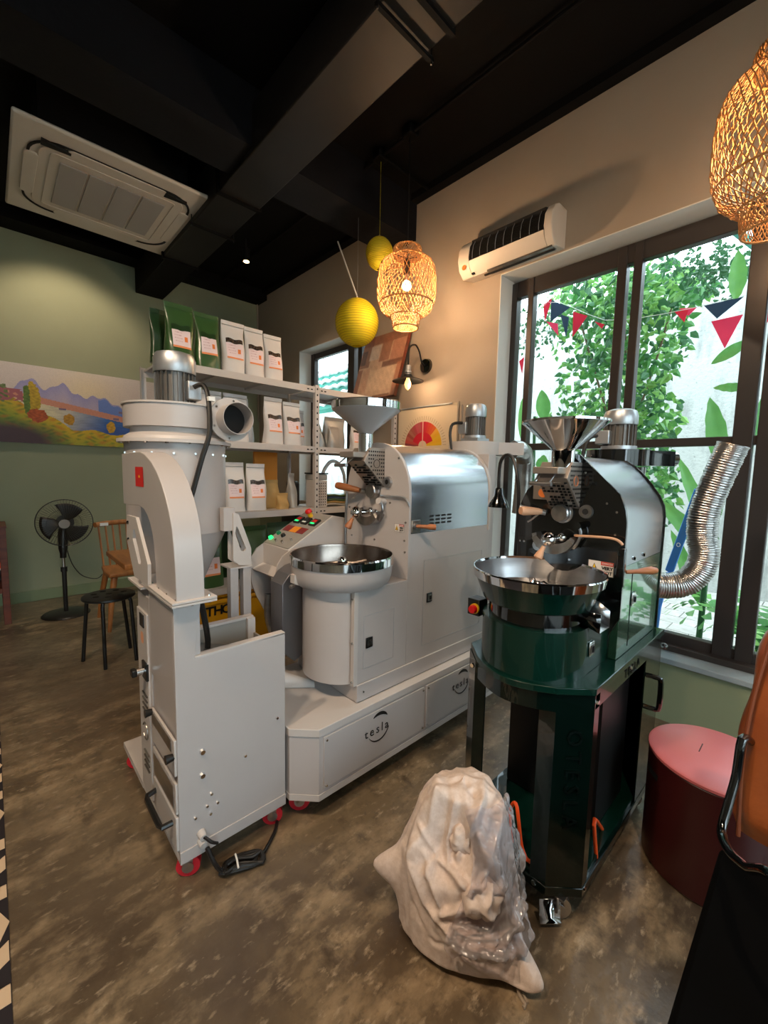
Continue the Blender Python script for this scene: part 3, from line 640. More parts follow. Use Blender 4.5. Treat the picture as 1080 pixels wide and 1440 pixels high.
# body with skirt
bx('body_skirt', 'white_powder', W, 1.028, 1.955, 1.226, 1.668, .372, .443, bev=.002)
for x, y in ((1.06, 1.26), (1.9, 1.26), (1.06, 1.63), (1.9, 1.63)): MB().cyl((x, y, .368), (x, y, .374), .02, n=16).obj('foot', 'rubber', W)
bx('lower_body', 'white_powder', W, 1.03, 1.315, 1.234, 1.66, .443, .828, bev=.002)
bx('corner_trim', 'white_powder2', W, 1.012, 1.032, 1.230, 1.25, .443, .828)
bolts('screw', W, [(1.012, 1.24, z) for z in (.46, .62, .80)], (-1, 0, 0), .005, 'steel_dark'); bolts('screw', W, [(1.06, 1.226, .41), (1.9, 1.226, .41)], (0, -1, 0), .005)
bx('body', 'white_powder', W, 1.315, 1.935, 1.234, 1.66, .443, 1.03, bev=.002)
MB().prism([(1.015, 1.232), (1.95, 1.232), (1.95, 1.2335), (1.015, 1.2335)], 'z', .443, .445).obj('seam', 'grey_inner', W)
for x0, x1, z0, z1 in ((1.065, 1.235, .50, .72), (1.42, 1.88, .50, .90)):
    b = MB(); e = .0007
    for q in ((x0, x1, z0, z0+e), (x0, x1, z1-e, z1), (x0, x0+e, z0, z1), (x1-e, x1, z0, z1)): b.box(q[0], q[1], 1.2328, 1.2345, q[2], q[3])
    b.obj('door_joint', 'alu', W)
def latch(par, x, z, y, m='black_paint'):
    l = bx('latch', m, par, x-.018, x+.018, y-.005, y, z-.022, z+.022, bev=.002)
    bx('latch_recess', 'steel', l, x-.012, x+.012, y-.006, y-.004, z-.015, z+.015); bx('latch_paddle', 'hole_black', l, x-.002, x+.008, y-.009, y-.005, z-.010, z+.008)
latch(W, 1.094, .605, 1.234); latch(W, 1.462, .722, 1.234)
cxw, cyw = 1.09, 1.41
MB().cyl((cxw, cyw, .443), (cxw, cyw, .84), .168, n=56).obj('cooling_column', 'white_powder', W, sharp=30)
tx, ty = 1.085, 1.405
MB().lathe([(0, .828), (.19, .828), (.205, .842), (.214, .87), (.216, .915)], (tx, ty, 0), n=64).obj('cooling_tray', 'white_powder', W, sharp=30)
MB().lathe([(.216, .912), (.2205, .914), (.2215, .945), (.218, .951), (.2145, .95)], (tx, ty, 0), n=64).obj('tray_rim', 'chrome', W, sharp=30)
MB().lathe([(.2145, .9495), (.212, .94), (.210, .87), (.205, .862), (0, .8565)], (tx, ty, 0), n=56).obj('tray_bottom', 'tray_inner', W)
MB().ball((tx, ty, .912), .022, 18, 12).obj('stirrer_hub', 'chrome', W)
MB().cyl((tx, ty, .858), (tx, ty, .90), .012, n=12).obj('stirrer_shaft', 'chrome', W)
for a_ in (.3, 2.4, 4.5): MB().tube([(tx, ty, .895), (tx+.19*math.cos(a_), ty+.19*math.sin(a_), .885)], .005, 6).obj('stirrer_arm', 'chrome', W)
MB().prism([(tx-.2, .88), (tx-.22, .88), (tx-.22, .845), (tx-.2, .835)], 'y', 1.43, 1.46).obj('tray_bracket', 'white_powder2', W)
MB().cyl((.872, 1.445, .835), (.852, 1.44, .832), .008, n=10).obj('bracket_bolt', 'steel', W)
# front plate (arched) and drum cover
def arch(yc, hw, z0, zs, zt_, n=18, p=2.0):
    pts = [(yc-hw, z0)]
    for k in range(n+1):
        t = PI-PI*k/n; c, s_ = math.cos(t), math.sin(t)
        pts.append((yc+hw*math.copysign(abs(c)**(2/p), c), zs+(zt_-zs)*abs(s_)**(2/p)))
    pts.append((yc+hw, z0)); return pts
yc = 1.447
MB().prism(arch(yc, .2155, .828, 1.19, 1.432, p=2.15), 'x', 1.310, 1.325).obj('front_plate', 'white_powder', W, sharp=25, bev=.002)
MB().prism(arch(yc, .2135, 1.03, 1.19, 1.428, p=2.15), 'x', 1.326, 1.925).obj('drum_cover', 'steel_wrap', W, sharp=25)
MB().prism(arch(yc, .2175, 1.0, 1.19, 1.434, p=2.15), 'x', 1.925, 1.945).obj('rear_plate', 'white_powder2', W, sharp=25)
b = MB()
for r_ in range(3):
    for k in range(4): b.box(1.448+.043*k, 1.478+.043*k, 1.2325, 1.2345, 1.098-.017*r_, 1.106-.017*r_)
b.obj('vent_slot', 'hole_black', W)
bolts('screw', W, [(1.31, y, z) for y, z in ((1.25, 1.18), (1.25, 1.08), (1.25, .95), (1.62, 1.05), (1.62, .98), (1.64, 1.12), (1.30, 1.36), (1.45, .98), (1.255, 1.0), (1.35, 1.16))], (-1, 0, 0), .005, 'steel_dark')
MB().tube([(1.305, 1.66, 1.20), (1.303, 1.665, 1.0), (1.303, 1.665, .88)], .006, 8).obj('edge_hinge', 'steel', W)
def roaster_face(par, xf, yo, zo, S=1.0, dark=False):
    """chute, dial, sampler, ball handle and discharge door; yo, zo = position of the sight glass"""
    hm = 'wood_handle_pale' if dark else 'wood_handle'
    def Pt(dx, dy, dz): return (xf-dx*S, yo+dy*S, zo+dz*S)
    def V(p, dx, dy, dz): return (p[0]-dx*S, p[1]+dy*S, p[2]+dz*S)
    # wedge shaped feed chute
    y0, y1 = yo-.062*S, yo+.056*S; pl = [(xf, zo+.195*S), (xf, zo+.02*S), (xf-.125*S, zo+.135*S), (xf-.085*S, zo+.195*S)]
    chu = MB().prism(pl, 'y', y0, y1).obj('feed_chute', 'steel_perf', par, bev=.0015)
    b = MB(); rr = random.Random(3)
    for i in range(9):
        for j in range(10):
            x = xf-.008*S-i*.0125*S; z = zo+.03*S+j*.0165*S
            top = zo+.185*S; lo = zo+.02*S+(xf-x)/(.125*S)*.115*S+.008*S
            if z > lo and z < top and x > xf-.108*S and not ((x-(xf-.05*S))**2+(z-(zo+.125*S))**2 < (.026*S)**2): b.box(x-.003*S, x+.003*S, y0-.0012, y0+.001, z-.0035*S, z+.0035*S)
    for i in range(7):
        for j in range(9):
            t = .1+j*.095; y = y0+.012*S+i*.0155*S
            cx_, cz_ = xf-.125*S*t, zo+.02*S+.115*S*t
            if rr.random() < .8: b.box(cx_-.005*S, cx_+.002*S, y-.0045*S, y+.0045*S, cz_-.005*S, cz_+.002*S)
    b.obj('perforation', 'hole_black', chu)
    MB().tube([(xf-.05*S+.018*S*math.cos(q), y0-.001, zo+.125*S+.018*S*math.sin(q)) for q in np.linspace(0, 2*PI, 21)[:-1]], .0011*S, 5, closed=True).obj('chute_emblem', 'hole_black' if not dark else 'orange_print', chu)
    fr = bx('slide_gate', 'steel_perf', par, xf-.175*S, xf-.09*S, y0+.012*S, y1-.01*S, zo+.150*S, zo+.175*S, bev=.003)
    for y in (y0+.03*S, y1-.03*S): MB().tube([(xf-.15*S, y, zo+.155*S), (xf-.205*S, y, zo+.115*S)], .003*S, 6).obj('slide_rod', 'steel', fr)
    MB().cyl((xf-.205*S, y0+.02*S, zo+.115*S), (xf-.205*S, y1-.02*S, zo+.115*S), .008*S, n=10).obj('slide_handle', 'steel', fr)
    # dial / sight glass
    sg = MB().lathe([(0, .035), (.030, .035), (.034, .030), (.034, .006), (.040, .004), (.040, 0)], Pt(0, 0, 0), (-1, 0, 0), n=32)
    sg.v = [(xf-(xf-v[0])*S, yo+(v[1]-yo)*S, zo+(v[2]-zo)*S) for v in sg.v]; sg = sg.obj('sight_glass', 'steel', par)
    MB().lathe([(0, 0), (.029*S, 0)], Pt(.0365, 0, 0), (-1, 0, 0), n=28).obj('glass_disc', 'steel_dark', sg)
    # thermometer port on the near side
    pt = MB().lathe([(0, .008*S), (.014*S, .008*S), (.014*S, .012*S), (.024*S, .012*S), (.026*S, 0)], Pt(0, -.088, .012 if dark else .045), (-1, 0, 0), n=24).obj('port_ring', 'steel', par)
    MB().lathe([(0, 0), (.011*S, 0)], Pt(.0125, -.088, .012 if dark else .045), (-1, 0, 0), n=16).obj('port_hole', 'hole_black', pt)
    # sampler (trier) with wooden handle
    p0 = Pt(.02, .085, .0); p1 = Pt(.055, .155, .012); p2 = Pt(.085, .215, .022)
    q0 = Vector(Pt(.0, .07, -.006)); dirv = (Vector(p2)-Vector(p1))
    sa = MB().cyl(tuple(q0), p1, .011*S, .012*S, 16).obj('trier', 'steel', par)
    L = Vector(Pt(.11, .12, .004)) if dark else Vector(Pt(.075, .20, .02))
    h0 = Vector(Pt(.03, .075, .0))
    MB().tube([h0, h0.lerp(L, .15), h0.lerp(L, .5), h0.lerp(L, .85), L], [.011*S, .014*S, .0165*S, .0185*S, .015*S], 16, smooth=0).obj('trier_handle', hm, sa)
    MB().tube([h0, h0+Vector((-.005, .03, -.03))*S, h0+Vector((-.01, .05, -.045))*S], .004*S, 6, smooth=1).obj('trier_hook', 'steel', sa)
    # discharge door: crescent box, pivot arm, ball and handle
    n = 14; o1 = []; o2 = []
    for k in range(n+1):
        q = math.radians(200+150*k/n) if not dark else math.radians(195+155*k/n)
        o1.append((yo+.015*S+.088*S*math.cos(q), zo-.075*S+.085*S*math.sin(q)))
        o2.append((yo+.015*S+.070*S*math.cos(q), zo-.075*S+.045*S*math.sin(q)))
    dd = MB().prism(o1+o2[::-1], 'x', xf-.045*S, xf-.002).obj('discharge_door', 'steel', par, sharp=30)
    MB().prism(o1[1:-1]+o2[::-1][1:-1], 'x', xf-.052*S, xf-.045*S).obj('door_face', 'steel_dark', dd, sharp=30)
    bc = Pt(.085, .012 if dark else .035, -.098)
    MB().ball(bc, .028*S, 22, 14).obj('ball', 'chrome', dd)
    MB().cyl(Pt(0, -.01, -.095), bc, .013*S, n=14).obj('door_shaft', 'chrome', dd)
    MB().ball(Pt(.045, -.02, -.09), .017*S, 18, 12).obj('ball', 'chrome', dd)
    e1 = V(bc, .01, .012, -.028); e2 = V(bc, .03, .025, -.075)
    a1, a2 = Vector(e1), Vector(e2)
    MB().tube([a1, a1.lerp(a2, .3), a1.lerp(a2, .65), a1.lerp(a2, .92), a2], [.008*S, .009*S, .015*S, .017*S, .012*S], 16, smooth=0).obj('ball_handle', hm, dd)
    ho = MB().cyl(Pt(0, -.065, -.045), Pt(.05, -.075, -.04), .014*S, n=16).obj('hinge_barrel', 'white_powder2' if not dark else 'black_gloss', dd)
    MB().tube([Pt(.03, -.075, -.045), Pt(.03, -.085, -.08), Pt(.03, -.06, -.13)], .006*S, 8, smooth=1).obj('hinge_arm', 'steel', dd)
    lug = MB().lathe([(.008*S, 0), (.008*S, .014*S), (.022*S, .014*S), (.022*S, 0)], Pt(0, .09, -.14), (-1, 0, 0), n=20).obj('latch_lug', 'steel', dd)
    # side lever with turned wooden knob
    yn = par.get('side_y'); zs_ = zo-.17*S if not dark else zo-.165*S
    return Pt
W['side_y'] = 1.234
roaster_face(W, 1.310, 1.452, 1.208)
MB().tube([(1.306, 1.41, 1.19), (1.30, 1.34, 1.19), (1.30, 1.26, 1.19), (1.30, 1.235, 1.175), (1.306, 1.228, 1.155)], .0045, 8, smooth=2).obj('probe_pipe', 'alu', W)
bx('air_lever_plate', 'steel_dark', W, 1.33, 1.385, 1.229, 1.234, 1.035, 1.09, bev=.003)
MB().tube([(1.345, 1.225, 1.065), (1.375, 1.20, 1.063), (1.395, 1.185, 1.062), (1.415, 1.168, 1.061)], [.008, .009, .013, .012], 14, smooth=1).obj('air_lever', 'wood_handle', W)
MB().cyl((1.345, 1.234, 1.065), (1.345, 1.218, 1.065), .012, n=14).obj('lever_pivot', 'steel', W)
def warnfn(u, v):
    c = np.ones(u.shape+(3,))*np.array(lin('#d8d2cb')); 
    tri = (v > .18) & (v < .82) & (np.abs(u-.25) < (.82-v)/.64*.17); c[tri] = lin('#151515')
    t2 = (v > .25) & (v < .72) & (np.abs(u-.25) < (.74-v)/.64*.155); c[t2] = lin('#e8b81c')
    t3 = (v > .30) & (v < .50) & (np.abs(u-.25) < .055) & (np.sin(u*260) > -.4); c[t3] = lin('#1a1a1a')
    c[(u > .5) & (v > .72)] = lin('#c23a2c'); c[(np.abs(u-.5) < .006)] = lin('#777'*2 if 0 else '#777777'); e = (u < .02) | (u > .98) | (v < .03) | (v > .97); c[e] = lin('#555555'); return c
def warn(par, x, yA, yB, z0, z1, s_=1):
    w = print_sheet('warning_sign', par, warnfn, (x, yA, z0), (0, yB-yA, 0), (0, 0, z1-z0), 80, 40)
    L = yB-yA; ym = yA+L*.75; H = z1-z0
    text('lettering', 'VERY', H*.30, 'text_black', w, (x-.0008, ym, z0+H*.53), (0, math.copysign(1, L), 0), (0, 0, 1), ext=.0002, bold=.0006*s_)
    text('lettering', 'HOT', H*.30, 'text_black', w, (x-.0008, ym, z0+H*.22), (0, math.copysign(1, L), 0), (0, 0, 1), ext=.0002, bold=.0006*s_)
    text('lettering', 'DANGER', H*.17, 'foam_white', w, (x-.0008, ym, z0+H*.85), (0, math.copysign(1, L), 0), (0, 0, 1), ext=.0002)
warn(W, 1.3085, 1.318, 1.258, 1.035, 1.07)
# feed hopper
hx, hy = 1.235, 1.438
MB().lathe([(.030, 1.345), (.030, 1.465), (.036, 1.475), (.15, 1.565), (.152, 1.597), (.148, 1.599), (.148, 1.567), (.032, 1.478)], (hx, hy, 0), n=56).obj('feed_hopper', 'white_powder', W, sharp=25)
MB().lathe([(.1525, 1.568), (.1535, 1.568), (.1545, 1.598), (.151, 1.601), (.1475, 1.60)], (hx, hy, 0), n=56).obj('hopper_rim', 'chrome', W, sharp=25)
MB().lathe([(.032, 1.345), (.034, 1.345), (.034, 1.463), (.031, 1.465)], (hx, hy, 0), n=30).obj('hopper_tube', 'chrome', W)
# control console
C_ = MB().prism([(1.0, .925), (1.255, 1.072), (1.34, 1.055), (1.355, .80), (1.28, .62), (1.0, .80)], 'y', 1.705, 1.955).obj('control_console', 'white_powder2', W, sharp=20, bev=.003)
sl = Vector((.255, 0, .147)).normalized(); nn = Vector((-sl.z, 0, sl.x))
def onp(s_, y, h=0): p = Vector((1.0, y, .925))+sl*s_+nn*h; return p
def slab(name, m, par, s0, s1, y0, y1, h0, h1):
    v = [tuple(onp(a_, b_, c)) for c in (h0, h1) for a_, b_ in ((s0, y0), (s1, y0), (s1, y1), (s0, y1))]
    return MB().add(v, [(0, 1, 2, 3), (4, 5, 6, 7), (0, 1, 5, 4), (1, 2, 6, 5), (2, 3, 7, 6), (3, 0, 4, 7)]).obj(name, m, par)
slab('console_face', 'grey_inner', C_, .004, .288, 1.712, 1.948, .001, .004)
for k, (y, m1) in enumerate(((1.90, 'red_knob'), (1.83, 'screen_dark'), (1.755, 'red_knob'))):
    q = slab('display', 'black_plastic', C_, .185, .235, y-.025, y+.025, .004, .014); slab('display_screen', m1, q, .205, .225, y-.015, y+.015, .014, .0155); slab('display_screen', 'green_led' if k != 1 else 'foam_white', q, .192, .201, y-.015, y+.015, .014, .0155)
for y in (1.905, 1.775): slab('warning_label', 'screen_red', C_, .115, .16, y-.03, y+.03, .004, .006)
slab('orange_label', 'orange_label', C_, .115, .16, 1.81, 1.868, .004, .006)
for s_, y, m1 in ((.04, 1.93, 'green_led'), (.085, 1.92, 'green_knob'), (.075, 1.86, 'black_paint'), (.03, 1.80, 'chrome'), (.03, 1.86, 'chrome'), (.06, 1.76, 'chrome'), (.255, 1.85, 'red_knob')):
    p = onp(s_, y, .003); r_ = .013 if m1 not in ('chrome',) else .007
    if m1 == 'red_knob':
        MB().cyl(tuple(p), tuple(p+nn*.03), .013, n=14).obj('stop_collar', 'yellow_knob', C_); MB().lathe([(.0, .045), (.014, .043), (.018, .035), (.018, .028), (0, .028)], tuple(p), tuple(nn), n=20).obj('stop_button', m1, C_)
    else: MB().cyl(tuple(p), tuple(p+nn*.014), r_, r_*.8, 14).obj('push_button', m1, C_)
chk = [(1.01, .925), (.965, .90), (.94, .862), (.93, .81), (.935, .73), (.96, .66), (1.0, .58), (1.06, .48), (1.09, .50), (1.05, .66), (1.04, .80), (1.05, .93)]
MB().prism(chk, 'y', 1.955, 1.962).obj('console_cheek', 'white_powder2', W, sharp=20)
MB().prism([(1.01, .925), (.965, .90), (.94, .862), (.93, .81), (.94, .74), (.98, .70), (1.04, .70), (1.04, .80), (1.05, .93)], 'y', 1.70, 1.707).obj('console_cheek', 'white_powder2', W, sharp=20)
MB().prism([(.94, .80), (1.03, .835), (1.03, .829), (.945, .793)], 'y', 1.707, 1.955).obj('console_shelf', 'white_powder2', W)
bx('console_post', 'white_powder', W, 1.12, 1.20, 1.72, 1.79, 0, .70)
MB().tube([(1.02, 1.93, .66), (1.01, 1.92, .55), (1.03, 1.90, .45), (1.06, 1.88, .38)], .022, 10, smooth=2).obj('cable_conduit', 'steel', W)
# stainless chaff chute
k_ = MB().prism([(.90, .50), (.90, .80), (.935, .842), (.97, .862), (1.0, .868), (1.0, .46), (.96, .44)], 'y', 1.585, 1.69).obj('discharge_chute', 'alu_dull', W, sharp=20, bev=.002)
b = MB().add([(.86, 1.62, .43), (.97, 1.44, .40), (.97, 1.44, .372), (.82, 1.56, .372), (.80, 1.66, .372), (.80, 1.66, .44)], [(0, 1, 2, 3), (0, 3, 4, 5)])
b.obj('splash_guard', 'white_powder2', W, solid=.003)
# rear cyclone of the white roaster
R_ = W
rx, ry = 2.16, 1.50
MB().lathe([(.05, .75), (.13, 1.0), (.14, 1.40)], (rx, ry, 0), n=36).obj('rear_cyclone', 'white_powder', W)
MB().cyl((rx, ry, 1.41), (rx, ry, 1.485), .155, n=44).obj('rear_fan_housing', 'white_powder2', W)
MB().prism([(rx+.02, ry-.15), (rx+.14, ry-.25), (rx+.24, ry-.17), (rx+.155, ry)], 'z', 1.412, 1.483).obj('rear_fan_outlet', 'white_powder2', W)
bx('rear_column', 'white_powder', W, 1.95, 2.02, 1.26, 1.60, .37, 1.405, bev=.003); bx('rear_column', 'white_powder', W, 2.08, 2.24, 1.44, 1.58, .0, .76, bev=.003); bx('rear_beam', 'white_powder', W, 1.94, 2.10, 1.46, 1.56, .62, .70)
bx('motor_foot', 'alu', W, rx-.06, rx+.06, ry-.06, ry+.06, 1.486, 1.51)
motor(W, rx, ry, 1.512, 1.715, .062, jb=(-.7, .7))
MB().tube([(rx-.07, ry+.045, 1.60), (rx-.12, ry+.08, 1.59), (rx-.14, ry+.08, 1.52), (rx-.14, ry+.06, 1.43)], .009, 8, smooth=2).obj('motor_cable', 'cable_black', W)
b = MB(); P_ = []
path = [(2.31, 1.325, 1.448), (2.36, 1.31, 1.447), (2.41, 1.31, 1.43), (2.45, 1.32, 1.39), (2.47, 1.335, 1.32), (2.48, 1.34, 1.22), (2.48, 1.35, 1.05)]
v = [Vector(p) for p in path]
pts = []; rad = []
for i in range(60):
    t = i/59*(len(v)-1); k = min(int(t), len(v)-2); pts.append(v[k].lerp(v[k+1], t-k)); rad.append(.052+.0022*(i % 2))
MB().tube(pts, rad, 20).obj('silver_flue', 'alu_flex', W, sharp=60)
# ================================================================== RACK AND WHAT STANDS ON IT
K = thing('slotted_angle_rack', 'white slotted-angle steel shelving rack with four levels behind the machines', 'shelving', (1.6, 2.75, 0))
yF, yB = 2.56, 2.94; SH = (.55, 1.022, 1.468, 1.888)
for x0, x1 in ((.725, 1.715), (1.745, 2.50)):
    for z in SH:
        sh = bx('shelf', 'white_powder2', K, x0, x1, yF, yB, z-.012, z)
        bx('shelf_lip', 'white_powder2', sh, x0, x1, yF-.002, yF+.003, z-.042, z); bx('shelf_lip', 'white_powder2', sh, x0, x1, yB-.003, yB+.002, z-.042, z)
        for x in (x0+.32, x0+.64): bx('shelf_rib', 'white_powder2', sh, x, x+.03, yF, yB, z-.028, z-.012)
        MB().box(x0+.02, x0+.035, yF-.004, yF-.002, z-.027, z-.019).box(x0+.05, x0+.065, yF-.004, yF-.002, z-.027, z-.019).box(x1-.035, x1-.02, yF-.004, yF-.002, z-.027, z-.019).box(x1-.065, x1-.05, yF-.004, yF-.002, z-.027, z-.019).obj('bolt_slots', 'hole_black', sh)
for x in (.70, 1.715, 2.50):
    for y, s_ in ((yF-.006, 1), (yB+.004, -1)):
        p = MB().box(x, x+.034, y-.001, y+.001, 0, 1.90).box(x, x+.002, min(y, y+s_*.03), max(y, y+s_*.03), 0, 1.90).obj('post', 'white_powder2', K, fix=False)
        h = MB(); z = .06
        while z < 1.88: h.box(x+.012, x+.022, y-s_*.0018, y-s_*.0008, z, z+.013); z += .042
        h.obj('post_holes', 'hole_black', p, fix=False, kind='stuff')
def bagmesh(w, h, d, seed=0, gus=.5, lean=0):
    """stand-up pouch: mesh, plus a function giving its front surface"""
    r = random.Random(seed); ph = [r.uniform(0, 6) for _ in range(6)]
    def D(t): return max(.003, d/2*(1-max(0, (t-.12)/.80)**1.5) if t < .92 else .003)
    def sec(t, a_):
        dd = D(t); ww = w/2*(1-.05*math.sin(PI*t)+.015*math.sin(5*t+ph[0]))
        c, s_ = math.cos(a_), math.sin(a_); p = 2/3.4
        x = ww*math.copysign(abs(c)**p, c); y = dd*math.copysign(abs(s_)**p, s_)
        y += .004*math.sin(9*t+ph[1]+x*30)*min(1, dd/.02)+lean*t*t; x += .003*math.sin(8*t+ph[2])
        return x, y
    n = 28; m = 20; vs = []; fs = []
    for j in range(m+1):
        t = j/m
        for k in range(n): x, y = sec(t, 2*PI*k/n); vs.append((x, y, t*h))
    for j in range(m):
        for k in range(n): fs.append((j*n+k, j*n+(k+1) % n, (j+1)*n+(k+1) % n, (j+1)*n+k))
    fs += [tuple(range(n-1, -1, -1)), tuple(range(m*n, (m+1)*n))]
    def front(x, z):
        t = z/h; dd = D(t); ww = w/2*(1-.05*math.sin(PI*t)); q = min(1, abs(x)/ww)
        y = -dd*(1-q**3.4)**(1/3.4); y += .004*math.sin(9*t+ph[1]+x*30)*min(1, dd/.02)+lean*t*t
        return y-.0022
    return vs, fs, front
def labelfn(u, v):
    c = np.ones(u.shape+(3,))*np.array(lin('#e3cfd2')); ln = (np.sin(v*75) > .35) & (u > .10) & (u < .55) & (v > .28) & (v < .9) & (np.sin(u*90+v*400) > -.3)
    c[ln] = lin('#c7a6ab'); c[v < .12] = lin('#e38d5a'); return c
_bag = {}
def bag(kind, label, x, y, z0, w, h, d, rot=0, seed=0, lab=(.26, .56), lean=0):
    m = {'green': 'bag_green', 'darkgreen': 'bag_green_dark', 'white': 'bag_white', 'silver': 'bag_silver', 'kraft': 'bag_kraft', 'orange': 'orange_label'}[kind]
    vs, fs, fr = bagmesh(w, h, d, seed, lean=lean)
    o = MB().add(vs, fs).obj('coffee_bag', m, None, sharp=80, loc=(0, 0, 0))
    tag(o, label, 'coffee bag', 'coffee bags on the rack')
    MB().grid(lambda u, v: ((u-.5)*w*.96, fr((u-.5)*w*.9, h*(.915+.012*v))-.0006, h*(.915+.012*v)), 10, 1).obj('seal_line', 'bag_silver' if kind == 'white' else m, o, solid=.001)
    if lab:
        lw = w*(.72 if kind in ('white', 'silver') else .62); l0, l1 = lab
        L_ = MB().grid(lambda u, v: ((u-.5)*lw, fr((u-.5)*lw, h*(l0+(l1-l0)*v)), h*(l0+(l1-l0)*v)), 26, 18)
        lo = L_.obj('paper_label', 'print', o, fix=False); a = lo.data.color_attributes.new('Col', 'FLOAT_COLOR', 'CORNER')
        uu, vv = np.meshgrid((np.arange(26)+.5)/26, (np.arange(18)+.5)/18); c = labelfn(uu, vv); c = np.concatenate([c, np.ones((18, 26, 1))], 2).reshape(-1, 4)
        a.data.foreach_set('color', np.repeat(c, 4, axis=0).ravel().astype(np.float32))
        def lg(u, v): x = lw*(.16+.17*u); z = h*(l0+(l1-l0)*(.38+.28*v)); return (x, fr(x, z)-.0012, z)
        MB().grid(lg, 4, 3).obj('orange_logo', 'orange_print', lo)
        def ws(u, v): x = (u-.5)*lw; z = h*(l1+.085*v+.012*math.sin(u*9)); return (x, fr(x, z)-.0004, z)
        MB().grid(ws, 16, 3).obj('window_strip', 'window_strip' if kind != 'green' else 'bag_green_dark', o)
    o.location = (x, y, z0); o.rotation_euler = (0, 0, rot)
    return o
# top shelf
zt_ = SH[3]+.001
bag('darkgreen', 'narrow dark green coffee bag, leftmost of the top shelf', .728, 2.70, zt_, .055, .30, .06, rot=0, seed=1, lab=None)
bag('darkgreen', 'narrow dark green coffee bag beside the larger green bags on the top shelf', .80, 2.85, zt_, .07, .35, .085, rot=.2, seed=2, lab=None)
bag('green', 'large green coffee bag with pink label, left one facing out on the top shelf', .845, 2.66, zt_, .160, .345, .11, seed=3, rot=0)
bag('green', 'large green coffee bag with pink label next to the first white bag, top shelf', 1.005, 2.67, zt_, .148, .335, .11, seed=4, rot=0)
bag('white', 'white coffee bag directly right of the green bags on the top shelf', 1.163, 2.66, zt_, .148, .325, .10, seed=5, lab=(.28, .58), rot=0)
bag('white', 'middle one of the three white coffee bags on the top shelf', 1.305, 2.66, zt_, .132, .32, .10, seed=6, lab=(.26, .56), rot=0)
bag('white', 'rightmost white coffee bag on the top shelf, nearest the rack post', 1.44, 2.66, zt_, .13, .305, .10, seed=7, lab=(.26, .54), rot=0)
# second shelf
z2 = SH[2]+.001
bag('white', 'white coffee bag behind the round pipe mouth, left end of the second shelf', 1.02, 2.70, z2, .16, .31, .10, seed=8)
bag('white', 'white coffee bag half hidden by the pipe mouth, second shelf', 1.19, 2.70, z2, .16, .31, .10, seed=9)
bag('white', 'white coffee bag turned edge-on in the middle of the second shelf', 1.322, 2.80, z2, .13, .30, .08, rot=1.1, seed=10, lab=None)
bag('white', 'white coffee bag facing out in the middle of the second shelf', 1.435, 2.65, z2, .135, .315, .10, seed=11, lab=(.26, .54))
bag('white', 'creased white coffee bag second from the rack post, second shelf', 1.58, 2.65, z2, .135, .30, .10, seed=12, lab=(.27, .56))
bag('white', 'small white coffee bag right behind the rack post, second shelf', 1.695, 2.76, z2, .11, .27, .09, seed=13, lab=(.27, .56))
bag('silver', 'narrow silver pouch leaning over just right of the rack post, second shelf', 1.83, 2.68, z2, .10, .27, .09, rot=.9, seed=14, lab=None, lean=.04)
bag('silver', 'wide silver pouch under the white hopper, second shelf', 1.99, 2.72, z2, .20, .24, .11, seed=15, lab=None, lean=-.03)
bag('silver', 'crumpled silver pouch in front of the wide one, second shelf', 1.93, 2.62, z2, .12, .16, .06, rot=.3, seed=16, lab=None)
bag('white', 'white coffee bag at the right end of the second shelf beside the hopper tube', 2.215, 2.70, z2, .12, .20, .08, seed=17, lab=(.3, .7))
# third shelf
z3 = SH[1]+.001
bag('green', 'green coffee bag mostly hidden behind the left white bag, third shelf', 1.085, 2.80, z3, .14, .29, .09, seed=18, lab=None)
bag('white', 'white coffee bag facing out at the left of the third shelf', 1.155, 2.65, z3, .135, .315, .105, seed=19, lab=(.27, .56))
bag('white', 'white coffee bag facing out, right one of the third shelf pair', 1.305, 2.65, z3, .135, .31, .105, seed=20, lab=(.27, .56))
bag('kraft', 'olive kraft pouch beside the white bags on the third shelf', 1.455, 2.74, z3, .14, .20, .10, seed=21, lab=None)
bag('kraft', 'small brown paper pouch in front of the olive one, third shelf', 1.50, 2.64, z3, .085, .11, .07, seed=22, lab=None)
bag('silver', 'tall clear-silver pouch between kraft pouch and rack post, third shelf', 1.60, 2.69, z3, .07, .25, .09, rot=.4, seed=23, lab=None)
# lowest shelf
z4 = SH[0]+.001
bag('green', 'large green coffee bag with pink label behind the curved duct, lowest shelf', .985, 2.66, z4, .175, .34, .13, seed=24, lab=(.22, .55))
bag('darkgreen', 'dark green coffee bag between the two larger ones, lowest shelf', 1.15, 2.84, z4, .15, .36, .09, seed=25, lab=None)
bag('green', 'large green coffee bag behind the slotted support bracket, lowest shelf', 1.295, 2.68, z4, .195, .36, .13, seed=26, lab=None)
bag('green', 'large green coffee bag beside the control console, lowest shelf', 1.505, 2.70, z4, .19, .37, .13, seed=27, lab=None)
tag(bx('orange_envelope', 'orange_label', None, 1.40, 1.585, 2.86, 2.885, z3, z3+.40, bev=.004), 'tall orange envelope standing at the back of the third shelf', 'envelope')
tag(bx('black_case', 'black_plastic', None, 1.65, 1.71, 2.74, 2.86, z3, z3+.19, bev=.02), 'small black case standing behind the rack post on the third shelf', 'case')
t = thing('perforated_box', 'white perforated metal box just right of the rack post, third shelf', 'box', (1.80, 2.66, z3))
bx('box_body', 'white_powder2', t, 1.765, 1.85, 2.59, 2.75, z3, z3+.20, bev=.003)
b = MB()
for i in range(4):
    for j in range(9): b.box(1.775+.018*i, 1.781+.018*i, 2.588, 2.5905, z3+.015+.02*j, z3+.023+.02*j)
b.obj('holes', 'hole_black', t)
